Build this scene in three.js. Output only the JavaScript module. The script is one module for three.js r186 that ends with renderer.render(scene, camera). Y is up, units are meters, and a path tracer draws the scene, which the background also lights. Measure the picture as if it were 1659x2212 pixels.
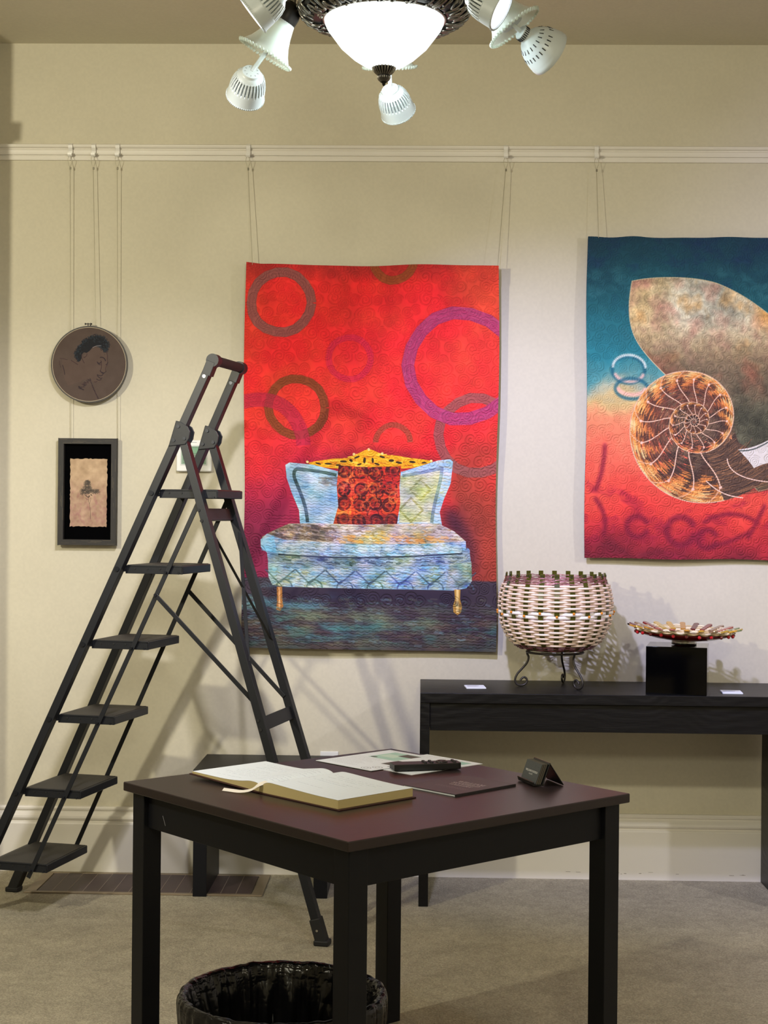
import * as THREE from 'three';
import { RoundedBoxGeometry } from 'three/addons/geometries/RoundedBoxGeometry.js';
import { mergeGeometries } from 'three/addons/utils/BufferGeometryUtils.js';
import { ImprovedNoise } from 'three/addons/math/ImprovedNoise.js';

const scene = new THREE.Scene();
scene.background = new THREE.Color(0x000000);
const renderer = new THREE.WebGLRenderer({ antialias: true });
renderer.toneMapping = THREE.LinearToneMapping;
renderer.toneMappingExposure = 0.36;
renderer.shadowMap.enabled = true;

// ---------- camera: chest height, level, a little left of square-on, rolled half a degree ----------
const camera = new THREE.PerspectiveCamera(37.06, 1659 / 2212, 0.05, 40);
camera.position.set(0, 1.4, 5.9);
camera.rotation.order = 'YXZ';
camera.rotation.set(0, 0.0238, 0.0095);

// ---------- light levels (the lamps themselves are built with their fittings below) ----------
const LIGHT = {
  bowl: { color: new THREE.Color().setRGB(0.88, 0.98, 1), power: 3.2 },
  spotWhite: new THREE.Color().setRGB(0.95, 0.93, 1),
  spotCool: new THREE.Color().setRGB(0.57, 0.585, 1),
  spotWarm: new THREE.Color().setRGB(1, 0.935, 0.72),
  hoop: 26, center: 42, right: 36, frontLeft: 24, frontRight: 34,
  roomLeft: 53, roomRight: 24, roomFront: 24,
};
const CEIL = 3.207;

// ---------- helpers ----------
const V = (x, y, z) => new THREE.Vector3(x, y, z);
const PI = Math.PI;
function rng(seed) { let s = seed >>> 0; return () => { s = (s + 0x6d2b79f5) | 0; let t = Math.imul(s ^ (s >>> 15), 1 | s); t = (t + Math.imul(t ^ (t >>> 7), 61 | t)) ^ t; return ((t ^ (t >>> 14)) >>> 0) / 4294967296; }; }
const noise3 = new ImprovedNoise();
const fbm = (x, y, z = 0, o = 4) => { let a = 0.5, s = 0; for (let i = 0; i < o; i++) { s += a * noise3.noise(x, y, z + i * 7.3); x *= 2.03; y *= 2.03; a *= 0.5; } return s; };
const clamp = (v, a = 0, b = 1) => Math.min(b, Math.max(a, v));
const lerp = (a, b, t) => a + (b - a) * t;
const mix3 = (a, b, t) => [lerp(a[0], b[0], t), lerp(a[1], b[1], t), lerp(a[2], b[2], t)];
const smooth = (a, b, x) => { const t = clamp((x - a) / (b - a)); return t * t * (3 - 2 * t); };
function ramp(stops, t) { if (t <= stops[0][0]) return stops[0][1]; for (let i = 1; i < stops.length; i++) if (t <= stops[i][0]) return mix3(stops[i - 1][1], stops[i][1], (t - stops[i - 1][0]) / (stops[i][0] - stops[i - 1][0])); return stops[stops.length - 1][1]; }
const rgb = (c, a = 1) => `rgba(${Math.round(c[0])},${Math.round(c[1])},${Math.round(c[2])},${a})`;

const names = new Map();
const numbered = (n) => { const k = names.get(n) || 0; names.set(n, k + 1); return k ? `${n}_${String(k).padStart(3, '0')}` : n; };
function mesh(name, geo, mat, parent = scene) {
  const m = new THREE.Mesh(Array.isArray(geo) ? merge(geo) : geo, mat);
  m.name = parent === scene ? numbered(name) : name;
  m.castShadow = true; m.receiveShadow = true; parent.add(m); return m;
}
function tag(o, label, category, group) { o.userData.label = label; o.userData.category = category; if (group) o.userData.group = group; return o; }
function thing(name, label, category, pos = [0, 0, 0], turn = 0, group) { const g = new THREE.Group(); g.name = numbered(name); scene.add(g); g.position.set(...pos); g.rotation.y = turn; return tag(g, label, category, group); }
function part(name, parent, pos = [0, 0, 0]) { const g = new THREE.Group(); g.name = name; parent.add(g); g.position.set(...pos); return g; }
function struct(name, geo, mat, label) { const m = mesh(name, geo, mat); m.name = name; m.userData.kind = 'structure'; if (label) m.userData.label = label; return m; }
function merge(list) { const l = list.map((g) => { const c = g.index ? g.toNonIndexed() : g; for (const k of Object.keys(c.attributes)) if (!['position', 'normal', 'uv'].includes(k)) c.deleteAttribute(k); c.clearGroups?.(); return c; }); return mergeGeometries(l, false); }
// uv in metres from the dominant axis of each normal
function metreUV(g, s = 1) {
  const c = g.index ? g.toNonIndexed() : g, p = c.attributes.position, n = c.attributes.normal, uv = new Float32Array(p.count * 2);
  for (let i = 0; i < p.count; i++) {
    const ax = Math.abs(n.getX(i)), ay = Math.abs(n.getY(i)), az = Math.abs(n.getZ(i)), x = p.getX(i), y = p.getY(i), z = p.getZ(i);
    const [u, v] = az >= ax && az >= ay ? [x, y] : ay >= ax ? [x, z] : [z, y];
    uv[2 * i] = u * s; uv[2 * i + 1] = v * s;
  }
  c.setAttribute('uv', new THREE.BufferAttribute(uv, 2)); return c;
}
function bx(w, h, d, x = 0, y = 0, z = 0, r = 0.002) {
  const g = r > 0 ? new RoundedBoxGeometry(w, h, d, 2, Math.min(r, w / 2.01, h / 2.01, d / 2.01)) : new THREE.BoxGeometry(w, h, d);
  g.translate(x, y, z); return metreUV(g);
}
function cyl(r0, r1, h, x = 0, y = 0, z = 0, n = 20) { const g = new THREE.CylinderGeometry(r0, r1, h, n); g.translate(x, y, z); return g; }
// a bar from p to q; wa across (in the plane square to side), wb along side
function bar(p, q, wa, wb, side = V(0, 0, 1), r = 0.0015) {
  const d = q.clone().sub(p), L = d.length(), y = d.clone().normalize(), x = y.clone().cross(side).normalize(), z = x.clone().cross(y).normalize();
  const g = bx(wa, L, wb, 0, 0, 0, r);
  g.applyMatrix4(new THREE.Matrix4().makeBasis(x, y, z).setPosition(p.clone().add(q).multiplyScalar(0.5))); return g;
}
function tube(pts, r, seg = 24, rad = 6, closed = false) { return new THREE.TubeGeometry(new THREE.CatmullRomCurve3(pts, closed), seg, r, rad, closed); }
function lathe(pts, n = 48) { return new THREE.LatheGeometry(pts.map(([x, y]) => new THREE.Vector2(x, y)), n); }
function ball(r, x, y, z, w = 12, h = 8) { const g = new THREE.SphereGeometry(r, w, h); g.translate(x, y, z); return g; }
function along(geo, pos, dir) { // turn +y of the geometry to dir, then move
  const q = new THREE.Quaternion().setFromUnitVectors(V(0, 1, 0), dir.clone().normalize());
  geo.applyQuaternion(q); geo.translate(pos.x, pos.y, pos.z); return geo;
}
function extrudeX(profile, x0, x1) { // profile: [z, y] points, extruded along x
  const sh = new THREE.Shape(profile.map(([z, y]) => new THREE.Vector2(z, y)));
  const g = new THREE.ExtrudeGeometry(sh, { depth: x1 - x0, bevelEnabled: false });
  g.applyMatrix4(new THREE.Matrix4().makeBasis(V(0, 0, 1), V(0, 1, 0), V(-1, 0, 0))); // shape x -> z, depth -> -x
  g.translate(x1, 0, 0); return metreUV(g);
}

// ---------- textures ----------
function dataTex(w, h, f, { srgb = false, repeat } = {}) {
  const d = new Uint8Array(w * h * 4);
  for (let y = 0; y < h; y++) for (let x = 0; x < w; x++) { const c = f(x / w, y / h, x, y), i = (y * w + x) * 4; const a = Array.isArray(c) ? c : [c, c, c]; d[i] = clamp(a[0], 0, 255); d[i + 1] = clamp(a[1], 0, 255); d[i + 2] = clamp(a[2], 0, 255); d[i + 3] = 255; }
  const t = new THREE.DataTexture(d, w, h); t.wrapS = t.wrapT = THREE.RepeatWrapping; t.magFilter = THREE.LinearFilter; t.minFilter = THREE.LinearMipmapLinearFilter; t.generateMipmaps = true;
  if (srgb) t.colorSpace = THREE.SRGBColorSpace; if (repeat) t.repeat.set(...repeat); t.needsUpdate = true; return t;
}
function canvasTex(w, h, draw, srgb = true) {
  const c = document.createElement('canvas'); c.width = w; c.height = h; draw(c.getContext('2d'), w, h);
  const t = new THREE.CanvasTexture(c); if (srgb) t.colorSpace = THREE.SRGBColorSpace; t.anisotropy = 8; return t;
}
function paintPixels(ctx, w, h, f) { const im = ctx.createImageData(w, h); for (let y = 0; y < h; y++) for (let x = 0; x < w; x++) { const c = f(x, y), i = (y * w + x) * 4; im.data[i] = clamp(c[0], 0, 255); im.data[i + 1] = clamp(c[1], 0, 255); im.data[i + 2] = clamp(c[2], 0, 255); im.data[i + 3] = 255; } ctx.putImageData(im, 0, 0); }
// a value noise that repeats over [0,1]
function tileNoise(n, seed) { const r = rng(seed), a = Float32Array.from({ length: n * n }, () => r()); return (u, v) => { const x = u * n, y = v * n, i = Math.floor(x), j = Math.floor(y), fx = x - i, fy = y - j, s = fx * fx * (3 - 2 * fx), t = fy * fy * (3 - 2 * fy), A = (p, q) => a[((q % n) + n) % n * n + ((p % n) + n) % n]; return lerp(lerp(A(i, j), A(i + 1, j), s), lerp(A(i, j + 1), A(i + 1, j + 1), s), t); }; }
const tn8 = tileNoise(8, 1), tn32 = tileNoise(32, 2), tn128 = tileNoise(128, 3), tn256 = tileNoise(256, 4), tn64x = tileNoise(64, 5);

const wallBump = dataTex(512, 512, (u, v) => 110 + 60 * (tn128(u, v) - 0.5) + 60 * (tn32(u, v) - 0.5) + 30 * (tn256(u, v) - 0.5));
const wallColor = dataTex(512, 512, (u, v) => 246 + 4 * (tn8(u, v) - 0.5) + 6 * (tn128(u, v) - 0.5), { srgb: true });
const carpetColor = dataTex(1024, 1024, (u, v) => { const k = 1 + 0.20 * (tn256(u, v) - 0.5) + 0.16 * (tn256(u * 2 + 0.3, v * 2) - 0.5) + 0.09 * (tn8(u, v) - 0.5) + 0.08 * (tn32(u, v) - 0.5); return [214 * k, 214 * k, 214 * k]; }, { srgb: true });
const carpetBump = dataTex(1024, 1024, (u, v) => 128 + 130 * (tn256(u * 2, v * 2) - 0.5) + 90 * (tn256(u, v) - 0.5) + 40 * (tn32(u, v) - 0.5));
const woodBump = dataTex(512, 512, (u, v) => { const w = v * 26 + 2.6 * (tn8(u, v) - 0.5) + 1.2 * Math.sin(u * 2 * PI) * (tn8(u + 0.4, v) - 0.3); return 120 + 70 * Math.sin(w * 2 * PI * 1) * tn8(u * 1, v) + 60 * (tn256(u * 0.125, v) - 0.5); });
const grainColor = dataTex(512, 512, (u, v) => 205 + 60 * (tn256(u * 0.0625, v) - 0.5) + 40 * (tn8(u, v) - 0.5), { srgb: true });
const speckBump = dataTex(256, 256, (u, v) => 128 + 90 * (tn128(u, v) - 0.5) + 60 * (tn256(u, v) - 0.5));

const M = {};
const std = (o) => new THREE.MeshStandardMaterial(o);
const phy = (o) => new THREE.MeshPhysicalMaterial(o);
M.wall = std({ color: new THREE.Color().setRGB(0.66, 0.61, 0.47), map: wallColor, roughness: 0.75, bumpMap: wallBump, bumpScale: 0.0003 });
M.trim = std({ color: new THREE.Color().setRGB(0.74, 0.70, 0.62), roughness: 0.45 });
M.carpet = std({ color: new THREE.Color().setRGB(0.53, 0.47, 0.33), map: carpetColor, roughness: 0.95, bumpMap: carpetBump, bumpScale: 0.004 });
M.blackWood = phy({ color: 0x111012, specularIntensity: 0.6, map: grainColor, roughness: 0.42, bumpMap: woodBump, bumpScale: 0.0012 });
M.tableWood = std({ color: 0x241a1b, roughness: 0.36, bumpMap: speckBump, bumpScale: 0.00012 });
M.tableDark = phy({ color: 0x121318, roughness: 0.42, specularIntensity: 0.45 });
M.ladder = phy({ color: 0x191b20, specularIntensity: 0.75, roughness: 0.42, bumpMap: speckBump, bumpScale: 0.0001 });
M.ladderTread = std({ color: 0x2a2725, roughness: 0.6 });
M.rubber = std({ color: 0x151516, roughness: 0.65 });
M.bolt = std({ color: 0x303238, roughness: 0.3, metalness: 0.7 });
M.white = std({ color: 0xe8e8e4, roughness: 0.4 });
M.paper = std({ color: 0xe8edf2, roughness: 0.7 });
M.blackPlastic = std({ color: 0x17171a, roughness: 0.42 });
M.steel = std({ color: 0xc8c8c6, roughness: 0.22, metalness: 1 });
M.iron = std({ color: 0x3d3935, roughness: 0.42, metalness: 0.6 });
// ================= the room =================
const XL = -4.6, XR = 3.8, ZN = 8.6, TH = 0.14;
struct('floor', bx(XR - XL, 0.1, ZN + 0.2, (XL + XR) / 2, -0.05, ZN / 2, 0), M.carpet, 'olive tan cut pile carpet');
struct('ceiling', bx(XR - XL + 0.3, 0.12, ZN + 0.3, (XL + XR) / 2, CEIL + 0.06, ZN / 2, 0), M.wall, 'plain beige painted ceiling');
struct('wall_back', bx(XR - XL + 0.3, CEIL + 0.1, TH, (XL + XR) / 2, CEIL / 2, -TH / 2, 0), M.wall, 'cream painted wall behind the quilts');
struct('wall_right', bx(TH, CEIL, ZN, XR + TH / 2, CEIL / 2, ZN / 2, 0), M.wall, 'cream painted wall on the console side');
struct('wall_front', bx(XR - XL + 0.3, CEIL, TH, (XL + XR) / 2, CEIL / 2, ZN + TH / 2, 0), M.wall, 'cream painted wall behind the viewer');
struct('wall_far_left', bx(TH, CEIL, ZN, XL - TH / 2, CEIL / 2, ZN / 2, 0), M.wall, 'cream painted wall of the adjoining bay');
// the pier between this wall and the bay on the left, with its own picture rail wrapped round it
struct('wall_left', bx(0.5, CEIL, 0.6, -1.966, CEIL / 2, 0.3, 0), M.wall, 'pier between the back wall and the left bay');
for (const m of [M.wall.map, M.wall.bumpMap]) m.repeat.set(1, 1);

const railProfile = [[0, 2.752], [0.012, 2.752], [0.014, 2.758], [0.014, 2.766], [0.010, 2.7675], [0.010, 2.7705], [0.017, 2.772], [0.019, 2.778], [0.020, 2.789], [0.016, 2.793], [0.016, 2.796], [0.024, 2.799], [0.027, 2.804], [0.027, 2.809], [0.022, 2.812], [0, 2.812]];
struct('trim_1', extrudeX(railProfile, -1.716, XR), M.trim, 'white moulded picture rail');
{ // the rail on the pier: right face, front face
  const a = extrudeX(railProfile, 0, 0.6); a.rotateY(PI / 2); a.translate(-1.716, 0, 0.6);
  const b = extrudeX(railProfile, -2.216, -1.69); b.translate(0, 0, 0.6);
  struct('trim_2', [a, b], M.trim, 'white moulded picture rail on the pier');
}
const baseProfile = [[0, 0], [0.03, 0], [0.03, 0.183], [0.027, 0.188], [0.021, 0.190], [0.021, 0.196], [0.026, 0.199], [0.029, 0.206], [0.028, 0.214], [0.020, 0.222], [0.015, 0.228], [0.015, 0.233], [0.020, 0.236], [0.021, 0.243], [0.017, 0.249], [0, 0.249]];
const baseboard = struct('baseboard_back', extrudeX(baseProfile, -1.716, XR), M.trim, 'tall white moulded baseboard');
{ // scuffs where shoes and vacuum cleaners have struck the board
  const r = rng(41), g = [];
  for (const [x, n] of [[0.56, 2], [0.81, 5], [0.96, 2], [1.24, 4], [-0.52, 1]]) for (let i = 0; i < n; i++) g.push(bx(0.004 + r() * 0.016, 0.0008 + r() * 0.0014, 0.0006, x + (r() - 0.5) * 0.14, 0.022 + r() * 0.012, 0.0302, 0));
  const s = mesh('scuff_marks', g, std({ color: 0x9a9284, roughness: 0.8 }), baseboard); s.userData.label = 'grey scuff marks along the foot of the board';
}

// ================= floor vent =================
{
  const t = thing('floor_vent', 'long brown floor register with tan metal rim let into the carpet', 'vent', [-0.995, 0, 0.215]);
  const W = 0.87, D = 0.315, tan = std({ color: 0x85765f, roughness: 0.45, metalness: 0.2 });
  mesh('frame', [bx(W, 0.006, 0.02, 0, 0.003, -D / 2 + 0.01), bx(W, 0.006, 0.02, 0, 0.003, D / 2 - 0.01), bx(0.04, 0.006, D - 0.04, -W / 2 + 0.02, 0.003, 0), bx(0.04, 0.006, D - 0.04, W / 2 - 0.02, 0.003, 0)], tan, t);
  const sl = bx(0.0535, 0.003, D - 0.042, 0, 0, 0, 0.0008), sm = std({ color: 0x4a3c3b, roughness: 0.5, metalness: 0.15 });
  const ln = bx(0.0024, 0.004, D - 0.042, 0, 0, 0, 0.0005), lm = std({ color: 0x86786a, roughness: 0.5 });
  for (let i = 0; i < 14; i++) { const m = mesh('slat', sl, sm, t); m.position.set(-0.365 + i * 0.0561, 0.0032, 0); if (i) { const k = mesh('divider', ln, lm, t); k.position.set(-0.365 + (i - 0.5) * 0.0561, 0.0034, 0); } }
}

// ================= wall plates =================
{
  const t = thing('thermostat', 'white wall thermostat with green display behind the ladder hinges', 'thermostat', [-0.876, 1.61, 0]);
  mesh('body', bx(0.137, 0.122, 0.024, 0, 0, 0.012, 0.006), M.white, t);
  mesh('bezel', bx(0.104, 0.078, 0.003, 0, 0.002, 0.0245, 0.001), std({ color: 0xcfd3d0, roughness: 0.4 }), t);
  const scr = canvasTex(256, 192, (c, w, h) => { c.fillStyle = '#8fa894'; c.fillRect(0, 0, w, h); c.fillStyle = '#7fa98a'; c.fillRect(20, 14, 216, 66); c.strokeStyle = '#5f7a67'; c.lineWidth = 5; c.strokeRect(20, 14, 216, 66); c.strokeRect(20, 96, 216, 80); });
  mesh('display', new THREE.PlaneGeometry(0.096, 0.070).translate(0, 0.002, 0.0264), std({ map: scr, roughness: 0.2 }), t);
  mesh('name_strip', bx(0.022, 0.0018, 0.0006, 0, 0.052, 0.0242, 0), std({ color: 0x9aa09e }), t);
}
{
  const t = thing('wall_outlet', 'white electrical outlet plate low on the wall between bench and console', 'outlet', [-0.343, 0.415, 0]);
  mesh('plate', bx(0.07, 0.115, 0.006, 0, 0, 0.003, 0.002), M.white, t);
  for (const s of [-1, 1]) { const k = mesh('socket', bx(0.034, 0.028, 0.003, 0, s * 0.02, 0.0065, 0.002), M.white, t); mesh('slots', [bx(0.002, 0.008, 0.001, -0.006, s * 0.02, 0.0082, 0), bx(0.002, 0.007, 0.001, 0.006, s * 0.02, 0.0082, 0)], M.rubber, k); }
}
// ================= picture hooks and wires =================
M.hookPaint = std({ color: 0xdedbd4, roughness: 0.35 });
M.wire = phy({ color: 0xaaa38c, roughness: 0.35, metalness: 0.4 });
const hookGeo = (() => { // flat strip: over the rail top, down its face, curled up at the foot
  const p = [[0.004, 0.039], [0.012, 0.042], [0.026, 0.041], [0.033, 0.034], [0.032, 0.024], [0.027, 0.012], [0.026, 0.0], [0.029, -0.008], [0.036, -0.010], [0.041, -0.005], [0.042, 0.002]];
  const out = p.map(([z, y]) => [z, y]), inn = p.map(([z, y], i) => { const a = p[Math.max(0, i - 1)], b = p[Math.min(p.length - 1, i + 1)], dx = b[0] - a[0], dy = b[1] - a[1], l = Math.hypot(dx, dy); return [z - dy / l * 0.0016 * -1, y + dx / l * 0.0016 * -1]; }).reverse();
  return extrudeX([...out, ...inn], -0.008, 0.008);
})();
function hookAndWire(x, y, end, wireLabel, hookLabel) {
  const h = thing('picture_hook', hookLabel, 'hook', [x, y, 0], 0, 'white hooks on the picture rail');
  mesh('strip', hookGeo, M.hookPaint, h);
  const t = thing('hanging_wire', wireLabel, 'wire', [x, y - 0.008, 0.036], 0, 'wires hung from the picture rail');
  const e = V(end[0] - x, end[1] - y + 0.008, end[2] - 0.036);
  mesh('loop', tube([V(0, 0, 0), V(0.006, -0.01, 0), V(0.008, -0.022, -0.002), V(0.003, -0.038, -0.004), V(0, -0.044, -0.005), V(-0.003, -0.038, -0.004), V(-0.008, -0.018, -0.002), V(-0.005, -0.004, 0)], 0.0009, 30, 5, true), M.wire, t);
  mesh('crimp', bx(0.0065, 0.0095, 0.004, 0.001, -0.048, -0.005, 0.001), std({ color: 0x7c7766, roughness: 0.4, metalness: 0.6 }), t);
  mesh('cable', tube([V(0, -0.044, -0.005), V(e.x * 0.35, lerp(-0.044, e.y, 0.35), lerp(-0.005, e.z, 0.4)), e], 0.0011, 12, 5), M.wire, t);
}
const HY = 2.772;
hookAndWire(-1.365, HY, [-1.354, 1.672, 0.02], 'thin wire holding the left corner of the flower frame', 'white moulding hook over the left corner of the flower frame');
hookAndWire(-1.275, HY, [-1.258, 2.112, 0.038], 'thin wire holding the round embroidery hoop', 'white moulding hook above the round embroidery hoop');
hookAndWire(-1.182, HY, [-1.172, 1.672, 0.02], 'thin wire holding the right corner of the flower frame', 'white moulding hook over the right corner of the flower frame');
hookAndWire(-0.676, HY, [-0.654, 2.345, 0.045], 'thin slanting wire holding the left corner of the red quilt', 'white moulding hook over the left corner of the red quilt');
hookAndWire(0.315, HY, [0.287, 2.345, 0.05], 'thin wire holding the right corner of the red quilt', 'white moulding hook over the right corner of the red quilt');
hookAndWire(0.662, HY, [0.671, 2.455, 0.045], 'thin wire holding the nautilus quilt', 'white moulding hook over the nautilus quilt');

// ================= embroidery hoop =================
{
  const t = thing('embroidery_hoop', 'round hoop stitched with a dark haired head in profile on brown cloth', 'artwork', [-1.281, 1.958, 0.032]);
  const R = 0.144, fabric = canvasTex(1024, 1024, (c) => {
    const r = rng(7);
    paintPixels(c, 1024, 1024, (x, y) => { const w = ((x % 4 < 2) ^ (y % 4 < 2)) ? 4 : -3; const k = 9 * fbm(x / 160, y / 160, 3, 3) + w + (r() - 0.5) * 9; return [78 + k, 64 + k, 57 + k]; });
    c.save(); c.translate(512, 512); c.scale(0.8, 0.8); c.translate(-785, -825); c.lineCap = 'round'; c.lineJoin = 'round';
    // faint lighter stitched skin
    c.globalAlpha = 0.05; c.fillStyle = '#b58a66'; c.beginPath(); c.moveTo(820, 560); c.bezierCurveTo(960, 500, 1080, 560, 1100, 700); c.bezierCurveTo(1120, 820, 1080, 900, 1080, 950); c.bezierCurveTo(1030, 1080, 1000, 1130, 900, 1140); c.bezierCurveTo(780, 1100, 720, 1040, 640, 1130); c.lineTo(420, 1200); c.bezierCurveTo(300, 1000, 290, 800, 320, 740); c.bezierCurveTo(500, 760, 620, 800, 660, 700); c.closePath(); c.fill(); c.globalAlpha = 1;
    // hair
    const hair = [[600, 775], [552, 700], [550, 610], [600, 520], [680, 420], [780, 365], [900, 320], [1010, 345], [1090, 410], [1120, 490], [1100, 590], [1060, 590], [1000, 520], [930, 500], [840, 530], [790, 590], [740, 625], [690, 615], [660, 650], [650, 720], [630, 765]];
    c.fillStyle = '#15161b'; c.beginPath(); hair.forEach(([x, y], i) => (i ? c.lineTo(x, y) : c.moveTo(x, y))); c.closePath(); c.fill();
    for (let i = 0; i < 420; i++) { const a = Math.floor(r() * 13), f = r(), p = hair[a], q = hair[a + 1]; const x = lerp(p[0], q[0], f) + (r() - 0.5) * 46, y = lerp(p[1], q[1], f) + (r() - 0.5) * 46; c.strokeStyle = ['#101116', '#1b1d24', '#23303a'][i % 3]; c.lineWidth = 6; c.beginPath(); c.arc(x, y, 5 + r() * 9, r() * 6, r() * 6 + 3.5); c.stroke(); }
    for (let i = 0; i < 260; i++) { const x = 560 + r() * 540, y = 340 + r() * 330; c.fillStyle = '#000'; if (!c.isPointInPath(x, y)) { /* keep inside by eye */ } const d = Math.hypot((x - 860) / 300, (y - 640) / 320); if (d < 0.66 || d > 1) continue; c.strokeStyle = ['#262b33', '#0c0d10', '#2f3a40'][i % 3]; c.lineWidth = 4; c.beginPath(); c.arc(x, y, 4 + r() * 8, r() * 6, r() * 6 + 3); c.stroke(); }
    // hairline highlight thread
    c.strokeStyle = '#8f8688'; c.lineWidth = 7; c.beginPath(); c.moveTo(845, 530); c.quadraticCurveTo(910, 492, 985, 498); c.stroke();
    const line = (w, col, ...pts) => { c.strokeStyle = col; c.lineWidth = w * 1.45; c.beginPath(); c.moveTo(pts[0], pts[1]); for (let i = 2; i < pts.length; i += 4) c.quadraticCurveTo(pts[i], pts[i + 1], pts[i + 2], pts[i + 3]); c.stroke(); };
    const D = '#2c2226', B = '#3e2c2c';
    line(9, B, 1085, 590, 1112, 660, 1102, 735); line(8, B, 1102, 735, 1120, 790, 1092, 850); line(7, B, 1092, 850, 1060, 900, 1082, 940); line(8, D, 1082, 940, 1060, 990, 1010, 960);
    line(12, D, 980, 702, 1050, 690, 1072, 760); line(12, D, 932, 790, 965, 830, 1000, 775); line(8, D, 925, 780, 940, 830, 985, 830); line(9, B, 990, 760, 1020, 850, 985, 930); line(10, D, 980, 935, 1010, 985, 1045, 985); line(10, D, 1080, 830, 1105, 820, 1112, 790);
    line(9, D, 930, 1005, 1000, 1040, 1030, 1000); line(9, D, 930, 1020, 990, 1090, 1015, 1060); line(9, D, 920, 1080, 960, 1120, 1000, 1085); line(8, B, 880, 1130, 905, 1140, 930, 1120);
    line(8, B, 745, 640, 745, 690, 690, 710); line(7, B, 690, 690, 705, 720, 720, 690); line(9, B, 660, 650, 640, 720, 700, 800);
    line(9, B, 470, 760, 540, 800, 585, 830); line(9, D, 318, 845, 345, 910, 358, 1005); line(6, B, 270, 720, 330, 730, 400, 748); line(6, B, 262, 770, 265, 830, 285, 880);
    for (let i = 0; i < 60; i++) { const f = r(), x = lerp(800, 620, f) + (r() - 0.5) * 70, y = lerp(1085, 1250, f) + (r() - 0.5) * 36; c.strokeStyle = i % 2 ? D : B; c.lineWidth = 7; c.beginPath(); c.moveTo(x - 10, y - 5); c.lineTo(x + 12, y + 8); c.stroke(); }
    for (let i = 0; i < 80; i++) { const f = r(), x = lerp(810, 950, Math.pow(f, 1.2)) + (r() - 0.5) * 16, y = lerp(1095, 1420, f); c.strokeStyle = i % 2 ? D : B; c.lineWidth = 7; c.beginPath(); c.moveTo(x - 6, y - 9); c.lineTo(x + 6, y + 9); c.stroke(); }
    line(14, D, 605, 1215, 650, 1260, 690, 1270);
    for (let i = 0; i < 160; i++) { const x = 240 + r() * 560, y = 700 + r() * 650; c.fillStyle = 'rgba(60,40,38,.5)'; c.fillRect(x, y, 4, 6); }
    c.restore();
  });
  const disc = new THREE.CircleGeometry(R - 0.003, 72); disc.translate(0, 0, 0.012);
  mesh('cloth', disc, std({ map: fabric, roughness: 0.9 }), t);
  mesh('inner_hoop', new THREE.TorusGeometry(R - 0.0018, 0.0011, 8, 72).translate(0, 0, 0.0115), std({ color: 0xb8a98f, roughness: 0.5 }), t);
  const ring = new THREE.ExtrudeGeometry((() => { const s = new THREE.Shape(); s.absarc(0, 0, R + 0.0035, 0, 2 * PI); const h = new THREE.Path(); h.absarc(0, 0, R - 0.0005, 0, 2 * PI, true); s.holes.push(h); return s; })(), { depth: 0.011, bevelEnabled: true, bevelSize: 0.0008, bevelThickness: 0.0008, bevelSegments: 2, curveSegments: 72 });
  mesh('outer_hoop', ring, std({ color: 0x2b2420, roughness: 0.5 }), t);
  mesh('backing', new THREE.CircleGeometry(R, 48).translate(0, 0, 0.001), std({ color: 0x4a3c36, roughness: 0.9 }), t);
  const cl = part('screw_clamp', t, [-0.002, R + 0.004, 0.006]);
  mesh('lug', [bx(0.003, 0.013, 0.008, -0.005, 0.006, 0), bx(0.003, 0.013, 0.008, 0.005, 0.006, 0)], M.iron, cl);
  mesh('screw', [along(cyl(0.0018, 0.0018, 0.028, 0, 0, 0, 10), V(-0.003, 0.0085, 0), V(1, 0, 0)), along(cyl(0.0035, 0.0035, 0.005, 0, 0, 0, 12), V(-0.015, 0.0085, 0), V(1, 0, 0)), along(cyl(0.0035, 0.0035, 0.003, 0, 0, 0, 6), V(0.0085, 0.0085, 0), V(1, 0, 0))], M.iron, cl);
}

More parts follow.
